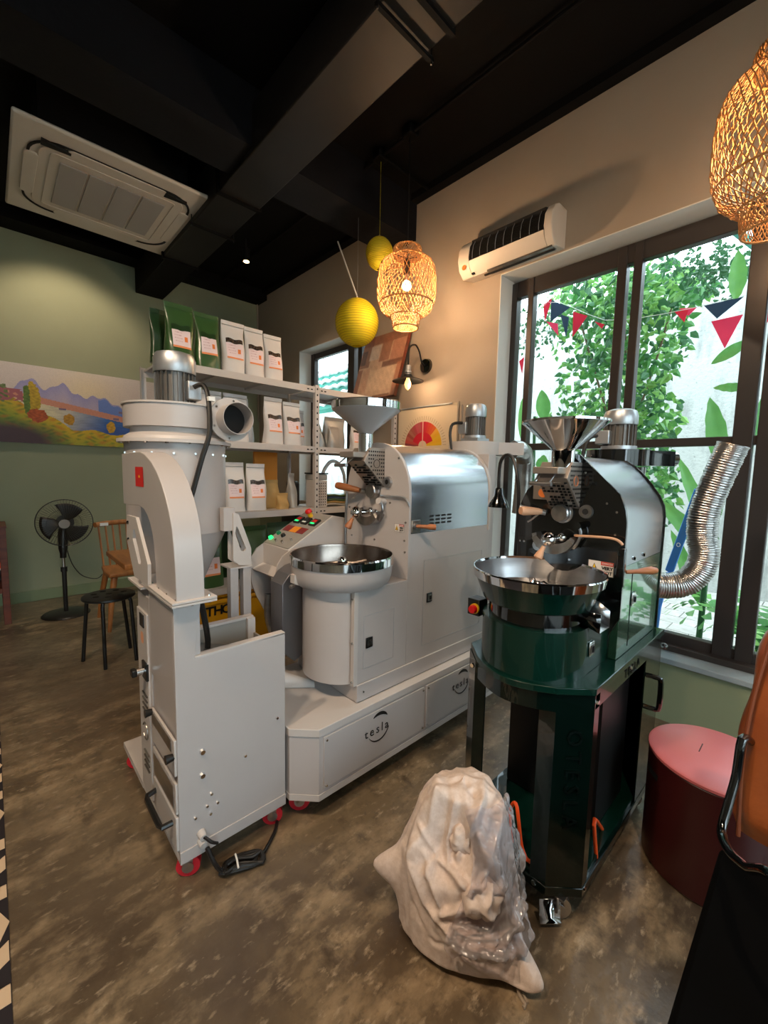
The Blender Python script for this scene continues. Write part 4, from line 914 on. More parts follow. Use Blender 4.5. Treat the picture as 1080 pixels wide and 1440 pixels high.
t = thing('storage_tub', 'lilac plastic tub with dark lid standing on the perforated box', 'tub', (1.80, 2.7, z3+.2))
MB().box(1.77, 1.88, 2.63, 2.77, z3+.2012, z3+.245).obj('tub', 'bag_silver', t, bev=.006); bx('lid', 'screen_dark', t, 1.765, 1.885, 2.625, 2.775, z3+.246, z3+.256, bev=.003)
for k, (m1, w_) in enumerate((('bag_silver', .26), ('bag_kraft', .25), ('bag_green', .24), ('flag_navy', .24), ('bag_green', .20))):
    vs = MB().grid(lambda u, v: (1.99+(u-.5)*w_+.006*math.sin(v*6+k), 2.72+(v-.5)*.2, z3+.014+.017*k+.004*math.sin(u*7)+.004*math.sin(v*5)), 12, 8).obj('folded_pouch', m1, None, solid=.012, loc=(1.99, 2.72, z3+.018*k))
    tag(vs, ['silver folded pouch at the bottom of the flat stack', 'kraft folded pouch second from the bottom of the flat stack', 'green folded pouch in the middle of the flat stack', 'navy folded pouch below the top green one', 'green folded pouch on top of the flat stack'][k]+' on the third shelf', 'pouch', 'folded pouches on the third shelf')
t = tag(MB().tube([(1.93, 2.80, z3+.10), (1.95, 2.80, z3+.24), (2.02, 2.80, z3+.34), (2.10, 2.80, z3+.34), (2.17, 2.80, z3+.24), (2.19, 2.80, z3+.0)], .014, 10, smooth=2).obj('white_hose', 'foam_white', None, loc=(2.05, 2.80, z3)), 'white plastic hose arching above the folded pouches', 'hose')
t = thing('black_grinder', 'black grinder-like machine on the lowest shelf behind the console', 'machine', (1.62, 2.75, z4))
bx('body', 'black_plastic', t, 1.64, 1.73, 2.66, 2.84, z4, z4+.30, bev=.008); bx('head', 'black_plastic', t, 1.61, 1.75, 2.64, 2.86, z4+.302, z4+.42, bev=.015); MB().tube([(1.63, 2.64, z4+.36), (1.60, 2.60, z4+.37), (1.585, 2.60, z4+.34)], .007, 8, smooth=1).obj('handle', 'black_plastic', t)
tag(bx('black_crate', 'black_plastic', None, 1.78, 2.30, 2.60, 2.90, z4, z4+.42, bev=.006), 'black box filling the lowest shelf right of the rack post', 'box')
t = thing('teal_bottle', 'clear bottle with a teal cap standing beside the white roaster', 'bottle', (2.42, 2.70, z4))
MB().lathe([(0, 0), (.035, 0), (.038, .02), (.038, .25), (.02, .30), (.02, .32)], (2.42, 2.70, z4), n=20).obj('bottle', 'bag_silver', t); MB().cyl((2.42, 2.70, z4+.32), (2.42, 2.70, z4+.37), .03, n=20).obj('cap', 'teal', t)
# yellow tub under the rack
t = thing('yellow_storage_box', 'yellow plastic storage box with black lettering on the floor below the rack', 'storage box', (1.05, 2.70, 0))
x0, x1, ya_, yb_ = .78, 1.42, 2.60, 2.92
MB().add([(x0+.03, ya_+.03, 0), (x1-.03, ya_+.03, 0), (x1-.03, yb_-.03, 0), (x0+.03, yb_-.03, 0), (x0, ya_, .442), (x1, ya_, .442), (x1, yb_, .442), (x0, yb_, .442)], [(0, 3, 2, 1), (4, 5, 6, 7), (0, 1, 5, 4), (1, 2, 6, 5), (2, 3, 7, 6), (3, 0, 4, 7)]).obj('tub', 'yellow_bin', t, bev=.012)
bx('rim', 'yellow_bin', t, x0-.012, x1+.012, ya_-.015, yb_+.0, .442, .468, bev=.006); bx('lid', 'yellow_bin', t, x0+.0, x1+.0, ya_+.01, yb_, .469, .502, bev=.012)
for k_, ch_ in enumerate('THOR'): text('lettering', ch_, .085, 'text_black', t, (.965+.054*k_, 2.598, .396), (1, 0, 0), (0, -.07, 1), ext=.001, bold=.002)
for x in (.85, 1.22): bx('rib', 'yellow_bin', t, x, x+.012, 2.606, 2.63, .06, .30)
# brown abstract picture leaning on the wall, standing on the rack
def absfn(u, v):
    r = np.random.RandomState(3); c = np.ones(u.shape+(3,))*np.array(lin('#b99a80'))
    def rect(x0, x1, y0, y1, col, soft=.02):
        m_ = np.clip((u-x0)/soft, 0, 1)*np.clip((x1-u)/soft, 0, 1)*np.clip((v-y0)/soft, 0, 1)*np.clip((y1-v)/soft, 0, 1); c[:] = c*(1-m_[..., None]*.85)+np.array(lin(col))*m_[..., None]*.85
    rect(-.1, 1.1, .84, 1.1, '#7a4a34'); rect(-.1, .25, .5, 1.1, '#6d4030'); rect(0, .14, .55, .8, '#3b2428'); rect(.2, .45, .6, .85, '#b8aba2'); rect(.45, .7, .55, .95, '#8a5a44'); rect(.7, 1.1, .5, .86, '#a5705a')
    rect(.55, 1.1, .45, .56, '#5f3628'); rect(.3, .9, .1, .46, '#c3a68a'); rect(.9, 1.1, .0, .5, '#9c6248'); rect(-.1, .12, .0, .5, '#7d4a38'); rect(.5, .9, .0, .05, '#5c3325'); rect(.12, .3, .1, .5, '#b58d74'); rect(-.1, 1.1, -.1, .03, '#8c5a3c')
    n_ = np.sin(u*23+v*9)*np.sin(v*31-u*7)+.6*np.sin(u*61+v*47); c *= (1+.07*n_)[..., None]; c *= (.92+.16*r.rand(*u.shape))[..., None]; return np.clip(c, 0, 1)
P_ = thing('abstract_painting', 'brown abstract canvas leaning against the wall on top of the rack', 'painting', (2.42, 2.66, SH[3]))
bl, br_ = Vector((2.34, 2.93, SH[3]+.012)), Vector((2.34, 2.40, SH[3]+.012)); up = Vector((.17, 0, .56)); nrm = Vector((-.56, 0, .17)).normalized()
v = [tuple(p-nrm*.0-nrm*d_) for d_ in (0, .03) for p in (bl, br_, br_+up, bl+up)]
MB().add(v, [(0, 1, 2, 3), (4, 5, 6, 7), (0, 1, 5, 4), (1, 2, 6, 5), (2, 3, 7, 6), (3, 0, 4, 7)]).obj('stretcher', 'wood_red', P_)
print_sheet('canvas', P_, absfn, bl+nrm*.002, br_-bl, up, 70, 70)
# flavour wheel poster on the wall
def wheelfn(u, v):
    c = np.ones(u.shape+(3,))*np.array(lin('#d8c3a4')); x = (u-.45)*.62; y = v*.36-.04; r = np.hypot(x, y); th = np.degrees(np.arctan2(y, x))
    seg = np.floor(th/9).astype(int)
    pal = [lin(k) for k in ('#e3b21c', '#e0aa14', '#ddb020', '#dfa51c', '#e2a83a', '#d8602a', '#d4532a', '#cf3f30', '#c92b34', '#c42038', '#c03a48', '#b85a58', '#c0525a', '#b04448', '#a8564a', '#b06a58', '#a04a3c', '#b85a4a', '#c04a3c', '#8c3a3c')]
    for k in range(20): c[(seg == k) & (r < .20) & (r > .045)] = pal[k]
    c[(th > 20) & (th < 160) & (r < .115) & (r > .045)] = lin('#c9162e'); c[(np.abs(x+.0) < .004) & (r < .2)] = lin('#e0b0a0')
    ray = (r > .212) & (r < .245) & (np.sin(th*1.1) > .75); c[ray] = lin('#b39c80'); c[(th < 0)] = lin('#d8c3a4'); return c
Q = thing('flavour_wheel_poster', 'poster with a red and yellow flavour wheel on the cream wall above the roaster', 'poster', (2.565, 2.22, 1.5))
bx('board', 'wall_cream', Q, 2.556, 2.567, 1.93, 2.56, 1.46, 1.83)
print_sheet('wheel_print', Q, wheelfn, (2.5545, 2.55, 1.47), (0, -.61, 0), (0, 0, .35), 240, 140)
bx('top_batten', 'alu', Q, 2.545, 2.556, 1.985, 2.56, 1.815, 1.825)
struct(bx('trim_8', 'wall_cream', None, 2.555, 2.57, 1.90, 1.915, .83, 1.80))
# ================================================================== GREEN ROASTER ON ITS STAND
G = thing('small_coffee_roaster', 'dark green glossy coffee roaster with black front plate, hopper and round tray on open stand', 'coffee roaster', (1.5, .6, 0))
gy0, gy1 = .392, .80
def chamf(x0, x1, y0, y1, c, bulge=0):
    p = [(x0+c, y0), (x1, y0), (x1, y1), (x0+c, y1), (x0, y1-c)]
    if bulge:
        m_ = (y0+y1)/2+.0; p += [(x0-bulge*math.sin(PI*k/10), y1-c-(y1-y0-2*c)*k/10) for k in range(1, 10)]
    return p+[(x0, y0+c)]
MB().prism(chamf(1.105, 1.86, gy0-.004, gy1, .075, .055), 'z', .70, .72).obj('table_top', 'green_gloss', G, sharp=25, bev=.002)
MB().prism(chamf(1.112, 1.855, gy0, gy1-.004, .075, .048), 'z', .60, .70).obj('apron', 'green_gloss_dark', G, sharp=25) if 0 else None
# apron rails
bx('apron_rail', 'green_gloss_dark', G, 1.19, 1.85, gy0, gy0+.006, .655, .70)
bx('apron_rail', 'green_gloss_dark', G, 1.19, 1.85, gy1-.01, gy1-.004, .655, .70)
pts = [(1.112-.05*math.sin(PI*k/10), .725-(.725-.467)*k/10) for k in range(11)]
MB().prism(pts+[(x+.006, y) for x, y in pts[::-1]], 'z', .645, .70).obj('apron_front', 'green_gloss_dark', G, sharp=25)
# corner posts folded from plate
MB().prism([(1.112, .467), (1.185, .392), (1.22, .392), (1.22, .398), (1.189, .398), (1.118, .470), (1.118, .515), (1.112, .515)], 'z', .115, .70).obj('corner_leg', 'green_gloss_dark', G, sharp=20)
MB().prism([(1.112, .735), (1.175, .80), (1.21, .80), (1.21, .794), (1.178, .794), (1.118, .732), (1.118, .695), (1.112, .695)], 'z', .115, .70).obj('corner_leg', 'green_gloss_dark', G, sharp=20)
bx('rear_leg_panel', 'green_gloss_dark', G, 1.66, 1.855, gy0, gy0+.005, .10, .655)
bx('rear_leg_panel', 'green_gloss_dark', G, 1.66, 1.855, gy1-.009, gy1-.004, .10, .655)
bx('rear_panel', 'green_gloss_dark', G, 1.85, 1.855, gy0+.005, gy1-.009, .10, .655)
bx('inner_box', 'black_paint', G, 1.40, 1.66, .44, .76, .13, .66)
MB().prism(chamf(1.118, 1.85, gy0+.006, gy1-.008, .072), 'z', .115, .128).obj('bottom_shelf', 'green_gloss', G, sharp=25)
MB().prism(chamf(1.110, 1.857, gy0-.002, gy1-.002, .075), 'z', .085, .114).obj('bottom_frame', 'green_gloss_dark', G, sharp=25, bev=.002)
bolts('bolt', G, [(1.112, .52, .68), (1.112, .745, .68), (1.112, .50, .10)], (-1, 0, 0), .009); bolts('bolt', G, [(1.20, .392, .675), (1.48, .392, .685), (1.205, .392, .10), (1.8, .392, .10)], (0, -1, 0), .008)
text('lettering', 'OTESLA', .062, 'text_faint', G, (1.1465, .4265, .45), (0, 0, -1), (.07071, -.07071, 0), ext=.0008, spacing=1.5)
text('lettering', 'TESLA', .038, 'text_faint', G, (1.50, .3905, .677), (1, 0, 0), (0, 0, 1), ext=.0006, spacing=1.6)
MB().tube([(1.665, .391, .60), (1.67, .355, .60), (1.67, .345, .585), (1.67, .345, .50), (1.67, .355, .485), (1.665, .391, .485)], .009, 8, smooth=1).obj('pull_handle', 'black_gloss', G)
MB().tube([(1.84, .391, .60), (1.84, .355, .60), (1.835, .345, .59), (1.68, .345, .60)], .007, 8, smooth=1).obj('pull_handle', 'black_gloss', G) if 0 else None
MB().cyl((1.865, .40, .64), (1.885, .395, .64), .006, n=10).obj('gas_valve', 'black_gloss', G); MB().ball((1.895, .392, .64), .013, 14, 8).obj('gas_valve_knob', 'black_gloss', G)
for x, y in ((1.165, .45), (1.80, .44), (1.165, .75), (1.80, .75)): caster('caster', G, x, y, .085, 'steel', .036, .03, .9)
q = MB().add([(1.10, .475, .075), (1.145, .435, .075), (1.14, .43, .022), (1.095, .47, .022), (1.085, .462, .018), (1.13, .422, .018)], [(0, 1, 2, 3), (3, 2, 5, 4)]).obj('brake_plate', 'chrome', G, solid=.003)
# orange hose hanging through the stand
_h = [at(722, 1205, 'x', 1.16), at(717, 1150, 'x', 1.16), at(721, 1131, 'x', 1.15), at(727, 1135, 'x', 1.14), at(732, 1180, 'x', 1.135), at(738, 1203, 'x', 1.135), at(750, 1213, 'x', 1.135), (1.20, .44, .135), at(833, 1214, 'y', .405), at(838, 1200, 'y', .403), at(836, 1152, 'y', .41), at(852, 1176, 'y', .43)]
MB().tube(_h, .0058, 8, smooth=2).obj('orange_hose', 'orange_hose', G)
# cooling column and lower body
gx, gyc = 1.222, .598
MB().cyl((gx, gyc, .72), (gx, gyc, .865), .158, n=64).obj('cooling_column', 'green_gloss', G, sharp=30)
bx('lower_body', 'green_gloss', G, gx, 1.42, .441, .755, .72, .865, bev=.002)
MB().cyl((gx, gyc, .865), (gx, gyc, .925), .140, n=48).obj('tray_neck', 'black_gloss', G, sharp=30)
latch(G, 1.262, .795, .441, 'chrome')
MB().lathe([(0, .912), (.150, .912), (.160, .918), (.187, .985)], (gx, gyc, 0), n=64).obj('cooling_tray', 'green_gloss', G, sharp=30)
MB().lathe([(.187, .982), (.1915, .984), (.196, 1.008), (.194, 1.012), (.190, 1.012), (.185, .985), (.165, .940), (0, .937)], (gx, gyc, 0), n=64).obj('tray_rim', 'chrome', G, sharp=30)
MB().lathe([(.1885, 1.005), (.1645, .9415), (0, .9385)], (gx, gyc, 0), n=56).obj('tray_lining', 'steel', G, sharp=40)
MB().lathe([(0, .972), (.016, .970), (.022, .962), (.024, .945), (.03, .94)], (gx, gyc, 0), n=18).obj('stirrer_hub', 'chrome', G)
for a_ in (.8, 2.9, 5.0): MB().tube([(gx, gyc, .962), (gx+.02*math.cos(a_), gyc+.02*math.sin(a_), .972), (gx+.05*math.cos(a_), gyc+.05*math.sin(a_), .955)], .004, 6).obj('stirrer_arm', 'chrome', G)
sp_ = MB().add([(1.205, .40, .868), (1.275, .40, .868), (1.275, .47, .89), (1.205, .47, .89)], [(0, 1, 2, 3)]).obj('discharge_spout', 'steel', G, solid=.002)
MB().add([(1.275, .40, .866), (1.275, .40, .915), (1.275, .43, .935), (1.275, .47, .935), (1.275, .47, .888)], [(0, 1, 2, 3, 4)]).obj('spout_side', 'steel', sp_, solid=.002)
MB().add([(1.205, .40, .866), (1.205, .40, .92), (1.205, .47, .925), (1.205, .47, .888)], [(0, 1, 2, 3)]).obj('spout_side', 'black_gloss', sp_, solid=.003)
bx('switch_box', 'black_paint', G, 1.15, 1.20, .755, .80, .83, .885, bev=.002); MB().cyl((1.148, .768, .856), (1.140, .768, .856), .017, n=18).obj('stop_collar', 'yellow_knob', G); MB().lathe([(0, .016), (.012, .014), (.014, .007), (.014, 0)], (1.140, .768, .856), (-1, 0, 0), n=18).obj('stop_button', 'red_knob', G)
bx('switch_bracket', 'black_paint', G, 1.165, 1.19, .72, .757, .835, .85)
# front plate and body
gyc2 = .589; hw = .178
def garch(hw, z0, zs, zt_): 
    return [(gyc2-hw, z0), (gyc2-hw, zs)]+[(gyc2-hw*math.cos(a_)**.8, zs+(zt_-zs)*math.sin(a_)**.95) for a_ in [PI/2*k/9 for k in range(1, 9)]]+[(gyc2, zt_)]+[(gyc2+hw*math.cos(a_)**.8, zs+(zt_-zs)*math.sin(a_)**.95) for a_ in [PI/2*k/9 for k in range(8, 0, -1)]]+[(gyc2+hw, zs), (gyc2+hw, z0)]
garch2 = [(gyc2-hw, .86), (gyc2-hw, 1.16), (gyc2-hw+.006, 1.20), (gyc2-hw+.026, 1.245), (gyc2-.05, 1.345), (gyc2-.025, 1.368), (gyc2, 1.372), (gyc2+.025, 1.368), (gyc2+.05, 1.345), (gyc2+hw-.026, 1.245), (gyc2+hw-.006, 1.20), (gyc2+hw, 1.16), (gyc2+hw, .86)]
MB().prism([(gyc2-.15, .72), (gyc2-.15, .80)]+garch2[0:]+[(gyc2+.15, .80), (gyc2+.15, .72)], 'x', 1.400, 1.412).obj('front_plate', 'black_gloss', G, sharp=25, bev=.0015)
def sh(pl, d_): return [(gyc2+(y-gyc2)*(1-d_), z if z < .9 else 1.0+(z-1.0)*(1-d_)) for y, z in pl]
sm = [(gyc2-.172, 1.02), (gyc2-.172, 1.15), (gyc2-.166, 1.19), (gyc2-.15, 1.225), (gyc2-.12, 1.268), (gyc2-.085, 1.31), (gyc2-.055, 1.338), (gyc2-.028, 1.357), (gyc2, 1.364)]
sm2 = sm+[(2*gyc2-y, z) for y, z in sm[::-1][1:]]
MB().prism(sm2, 'x', 1.412, 1.842).obj('drum_cover', 'steel_wrap', G, sharp=35)
bx('body', 'green_panel', G, 1.412, 1.842, gyc2-.172, gyc2+.172, .722, 1.019, bev=.001)
MB().prism([(gyc2-.176, .722)]+[(y-(.004 if y < gyc2 else -.004), z+.004) for y, z in sm2]+[(gyc2+.176, .722)], 'x', 1.842, 1.852).obj('rear_plate', 'black_gloss', G, sharp=25)
bx('body_joint', 'black_paint', G, 1.515, 1.5165, .4155, .4175, .74, 1.0)
latch(G, 1.536, .897, .417, 'chrome')
bolts('bolt', G, [(1.52, .416, 1.035), (1.62, .416, 1.035)], (0, -1, 0), .007)
bolts('bolt', G, [(1.40, y, z) for y, z in ((.44, 1.19), (.47, 1.215), (.54, 1.31), (.66, 1.29), (.74, 1.06), (.755, 1.06), (.425, 1.04), (.70, 1.0), (.745, .99), (.44, 1.12), (.575, 1.02))], (-1, 0, 0), .005)
roaster_face(G, 1.400, .607, 1.174, S=.86, dark=True)
warn(G, 1.3985, .515, .437, .985, 1.032, .9)
MB().tube([(1.396, .555, 1.105), (1.375, .55, 1.106), (1.37, .50, 1.110), (1.37, .45, 1.112), (1.372, .425, 1.108), (1.378, .412, 1.095)], .0042, 8, smooth=2).obj('probe_pipe', 'wood_handle_pale', G)
bx('lever_housing', 'black_gloss', G, 1.372, 1.392, .401, .424, .965, 1.085, bev=.004)
MB().tube([(1.40, .405, 1.01), (1.435, .385, 1.01), (1.47, .37, 1.01), (1.49, .358, 1.01), (1.505, .35, 1.01)], [.006, .007, .011, .013, .009], 14).obj('air_lever', 'wood_handle', G)
for y, z in ((.70, 1.335-.02), (.715, 1.20)): pass
bx('beam_bracket', 'steel_perf', G, 1.385, 1.400, .685-.03, .72-.01, 1.215, 1.262, bev=.002); MB().cyl((1.384, .672, 1.238), (1.380, .672, 1.238), .016, n=20).obj('round_label', 'orange_print', G)
# hopper
ghx, ghy = 1.340, .592
MB().lathe([(.033, 1.285), (.033, 1.375), (.040, 1.385), (.127, 1.462), (.131, 1.464), (.131, 1.470), (.125, 1.470), (.038, 1.392), (.030, 1.385)], (ghx, ghy, 0), n=56).obj('feed_hopper', 'chrome', G, sharp=35)
MB().lathe([(.0335, 1.275), (.0345, 1.275), (.0345, 1.378), (.033, 1.38)], (ghx, ghy, 0), n=30).obj('hopper_tube', 'chrome', G)
# rear fan, motor, cyclone
MB().lathe([(.04, .78), (.10, .92), (.11, 1.34)], (2.0, .645, 0), n=36).obj('rear_cyclone', 'black_gloss', G)
MB().cyl((2.0, .645, 1.345), (2.0, .645, 1.412), .125, n=44).obj('fan_housing', 'black_gloss', G, sharp=30)
MB().prism([(1.96, .53), (2.06, .50), (2.13, .46), (2.16, .54), (2.12, .66)], 'z', 1.347, 1.410).obj('fan_outlet', 'black_gloss', G)
MB().cyl((2.12, .515, 1.379), (2.175, .475, 1.379), .033, n=24).obj('outlet_collar', 'chrome', G)
bx('cyclone_stand', 'black_paint', G, 1.90, 2.1, .56, .74, 0, .10); bx('cyclone_leg', 'black_paint', G, 1.98, 2.02, .625, .665, .10, .80); bx('cyclone_bracket', 'black_paint', G, 1.852, 1.90, .60, .69, 1.2, 1.26)
motor(G, 1.99, .64, 1.415, 1.585, .066, 'alu', jb=(-.8, .6))
MB().tube([(1.925, .69, 1.47), (1.89, .72, 1.465), (1.87, .735, 1.42), (1.86, .74, 1.36)], .008, 8, smooth=2).obj('motor_cable', 'cable_black', G)
# flexible aluminium hose
ctr = [(1.95, .50, .86), (2.0, .44, .855), (2.04, .375, .872), (2.06, .335, .925), (2.07, .322, .99), (2.08, .335, 1.06), (2.08, .338, 1.14), (2.085, .325, 1.22), (2.09, .305, 1.30), (2.09, .283, 1.38), (2.09, .268, 1.432)]
v = [Vector(p) for p in ctr]
def cat(v, t):
    k = min(int(t), len(v)-2); f_ = t-k; p0, p1, p2, p3 = v[max(k-1, 0)], v[k], v[k+1], v[min(k+2, len(v)-1)]
    return .5*((2*p1)+(-p0+p2)*f_+(2*p0-5*p1+4*p2-p3)*f_*f_+(-p0+3*p1-3*p2+p3)*f_**3)
N_ = 330; pts = [cat(v, i/(N_-1)*(len(v)-1)) for i in range(N_)]
fh = thing('flexible_duct', 'ribbed silver flexible duct rising from the green roaster in front of the window', 'duct', (1.95, .50, .82))
MB().tube(pts, [.050+(.0022 if (i//2) % 2 else 0)+(.001*math.sin(i*.37)) for i in range(N_)], 28, caps=False).obj('ribbed_hose', 'alu_flex', fh, sharp=80, solid=.001)
MB().cyl((1.93, .53, .86), (1.955, .495, .86), .053, n=24).obj('hose_collar', 'steel', fh)
# gooseneck work lamp
L_ = thing('gooseneck_lamp', 'small black gooseneck work lamp standing behind the green roaster', 'lamp', (1.42, .79, .72))
MB().tube([(1.42, .785, .722), (1.42, .785, 1.0), (1.425, .785, 1.20), (1.43, .80, 1.30), (1.445, .83, 1.36), (1.45, .862, 1.372), (1.45, .885, 1.34), (1.45, .887, 1.26), (1.45, .885, 1.225)], .0065, 8, smooth=2).obj('gooseneck', 'cable_black', L_)
MB().lathe([(.012, 0), (.016, -.005), (.018, -.03), (.034, -.055), (.040, -.075), (.037, -.075), (.03, -.05), (.012, -.02)], (1.45, .884, 1.245), n=28).obj('lamp_shade', 'black_gloss', L_)
MB().ball((1.45, .884, 1.185), .014, 12, 8).obj('bulb', 'foam_white', L_)
MB().cyl((1.42, .785, .7205), (1.42, .785, .735), .03, n=20).obj('base', 'cable_black', L_)
# ================================================================== GREEN WALL CORNER
def landfn(u, v):
    r = np.random.RandomState(8); L = lambda h: np.array(lin(h)); c = np.zeros(u.shape+(3,))
    def ns(fx, fy, p=0): return np.sin(u*fx+p+1.7*np.sin(v*fy*.7+p))*np.sin(v*fy+p*1.3+1.3*np.sin(u*fx*.5))
    c[:] = L('#d9c6bd')*(1-v[..., None])+L('#d3c9c4')*v[..., None]
    g = np.exp(-((u-.52)/.2)**2-((v-.75)/.25)**2)[..., None]; c = c*(1-.6*g)+L('#ecd9a8')*.6*g
    ridge = .66+.17*np.exp(-((u-.17)/.07)**2)+.15*np.exp(-((u-.36)/.07)**2)+.08*np.exp(-((u-.62)/.1)**2)-.34*np.clip(u-.45, 0, 1)+.02*np.sin(u*70)
    m_ = v < ridge; t = np.clip((ridge-v)/.25, 0, 1)[..., None]; mt = L('#9a98c8')*(1-t)+L('#c3b4c4')*t; c[m_] = mt[m_]
    m_ = (v < ridge-.02) & (u > .60) & (u < .95); c[m_] = (L('#6a86cc')+0*c)[m_]
    town = .63-.30*u; m_ = (v < town+.04) & (v > town-.06); c[m_] = (L('#cf8f78')+L('#1a0f0c')*ns(260, 120)[..., None]*2)[m_]
    m_ = (v < town-.04); w = np.clip((u-.3)/.35, 0, 1)[..., None]; lake = L('#d9cfae')*(1-w)+L('#3f74b8')*w; dk = np.clip((.42-v)/.2, 0, 1)[..., None]*w; lake = lake*(1-.6*dk)+L('#2c3f94')*.6*dk; lake = lake*(1+.14*ns(40, 160)[..., None]); c[m_] = lake[m_]
    for bx_, by_ in ((.36, .47), (.72, .40), (.76, .50)): m_ = (np.abs(u-bx_) < .022) & (np.abs(v-by_) < .012); c[m_] = L('#7a6a88')
    hill = np.maximum(.62-.95*u, .27-.12*u)+.02*np.sin(u*25); m_ = v < hill
    t = np.clip((hill-v)/.28, 0, 1)[..., None]; f = L('#dcb42a')*(1-t)+L('#7f9a34')*t; f = f+ (L('#c86a2c')-f)*np.clip(ns(45, 38, 1), 0, 1)[..., None]*.55; f = f+(L('#3f7a34')-f)*np.clip(ns(70, 66, 2), 0, 1)[..., None]*.6; c[m_] = f[m_]
    d_ = np.clip(1-np.hypot(u/.42, v/.34), 0, 1)[..., None]; c = c+(L('#4f3d44')-c)*np.clip(d_*2.2, 0, 1)
    for tx_, w_, y0, y1, co in ((.185, .045, .33, .78, '#b59a2a'), (.15, .02, .35, .76, '#5f7a34'), (.02, .03, .5, .72, '#6a7a4a'), (.40, .035, .27, .42, '#b5862a'), (.68, .03, .2, .36, '#c99a2a'), (.21, .06, .28, .45, '#b0542c')):
        q = ((u-tx_)/w_)**2+((v-(y0+y1)/2)/((y1-y0)/2))**2+.25*ns(90, 60, 3) < 1; c[q] = (L(co)*(1+.25*ns(140, 90, 2)[..., None]))[q]
    c[(u < .13) & (v > .52) & (v < .68) & (ns(80, 60) > -.3)] = L('#a8626a'); c *= (.95+.10*r.rand(*u.shape))[..., None]; return np.clip(c, 0, 1)
t = thing('landscape_painting', 'wide lakeside landscape painting with mountains hanging on the green wall', 'painting', (.6, 5.09, 1.5))
bx('canvas_body', 'jamb_white', t, -.25, 1.42, 5.075, 5.104, 1.492, 2.197)
print_sheet('painted_canvas', t, lambda u, v: landfn(np.clip((u*1.67-.35)/1.22, 0, 2), v), (-.25, 5.0735, 1.492), (1.67, 0, 0), (0, 0, .705), 300, 130)
# pedestal fan
F = thing('pedestal_fan', 'black pedestal fan standing against the green wall', 'fan', (.435, 4.46, 0))
fx, fy, fz = .45, 4.455, .806; fd = Vector((-.15, -1, -.03)).normalized()
MB().lathe([(0, .03), (.06, .028), (.16, .018), (.175, .006), (.175, 0), (0, 0)], (.43, 4.48, 0), n=40).obj('base', 'black_plastic', F)
MB().cyl((.43, 4.48, .02), (.43, 4.48, .40), .017, n=16).obj('pole', 'black_plastic', F); MB().cyl((.43, 4.48, .40), (.43, 4.48, .52), .012, n=16).obj('inner_pole', 'chrome', F)
MB().cyl((.43, 4.48, .38), (.43, 4.48, .42), .024, n=16).obj('height_collar', 'black_plastic', F)
MB().tube([(.43, 4.48, .50), (.432, 4.485, .58), (.438, 4.50, .66), (.445, 4.51, .76)], [.024, .034, .040, .034], 14, smooth=1).obj('control_neck', 'black_plastic', F)
hc = Vector((fx, fy, fz)); MB().cyl(tuple(hc-fd*.02), tuple(hc-fd*.14), .065, .045, 24).obj('motor_housing', 'black_plastic', F)
X_, Y_, _ = frame(fd)
def fp(r, a_, d_): return hc+X_*(r*math.cos(a_))+Y_*(r*math.sin(a_))+fd*d_
for k in range(3):
    a0 = k*2*PI/3+PI/2-.5+.0
    MB().grid(lambda u, v: tuple(fp(.035+.135*v, a0+(u-.5)*(1.25 if v > .3 else .8+1.5*v)+.25*v, .03+.025*(u-.5))), 8, 6).obj('blade', 'black_plastic', F, solid=.003)
MB().cyl(tuple(hc-fd*.0), tuple(hc+fd*.05), .036, .03, 20).obj('hub', 'black_plastic', F)
MB().cyl(tuple(hc+fd*.075), tuple(hc+fd*.082), .038, n=24).obj('guard_badge', 'grey_inner', F)
b = MB()
for k in range(56):
    a_ = 2*PI*k/56
    b.tube([fp(.035, a_, .08), fp(.11, a_+.06, .078), fp(.175, a_+.12, .055), fp(.198, a_+.14, .012)], .0011, 4, caps=False)
    b.tube([fp(.045, a_, -.06), fp(.13, a_, -.055), fp(.185, a_, -.03), fp(.198, a_, .0)], .0011, 4, caps=False)
b.obj('guard_wires', 'fan_mesh', F, kind='stuff', fix=False)
for r_, d_ in ((.199, .006), (.198, .0), (.12, .077)): MB().tube([fp(r_, a_, d_) for a_ in np.linspace(0, 2*PI, 49)[:-1]], .0035 if r_ > .15 else .0015, 6, closed=True).obj('guard_ring', 'black_plastic', F)
MB().tube([(.455, 4.50, .60), (.50, 4.6, .42), (.60, 4.8, .25), (.74, 5.0, .16), (.80, 5.08, .18)], .004, 6, smooth=2).obj('power_cord', 'cable_black', F)
# windsor chair
Ch = thing('windsor_chair', 'wooden spindle-back chair by the green wall behind the small table', 'chair', (.83, 4.0, 0))
cx0, cx1 = .635, 1.035
MB().prism([(cx0+.01, 3.80), (cx1-.01, 3.80), (cx1, 3.95), (cx1-.02, 4.18), (cx0+.02, 4.18), (cx0, 3.95)], 'z', .42, .45).obj('seat', 'wood_orange', Ch, bev=.008)
MB().tube([(cx0-.01, 4.20, .80), (.72, 4.245, .805), (.835, 4.26, .808), (.95, 4.245, .805), (cx1+.01, 4.20, .80)], .022, 10, smooth=2).obj('crest_rail', 'wood_orange', Ch)
for k in range(8): x = cx0+.035+k*.047; MB().tube([(x, 4.16, .445), (x+(x-.835)*.12, 4.20+.04*(1-((x-.835)/.2)**2), .79)], .0075, 8).obj('spindle', 'wood_orange', Ch)
for x, y in ((cx0+.05, 3.84), (cx1-.05, 3.84), (cx0+.05, 4.13), (cx1-.05, 4.13)): MB().tube([(x, y, .42), (x+(x-.835)*.25, y+(y-3.98)*.35, .2), (x+(x-.835)*.4, y+(y-3.98)*.5, 0)], [.024, .02, .014], 10).obj('leg', 'wood_orange', Ch)
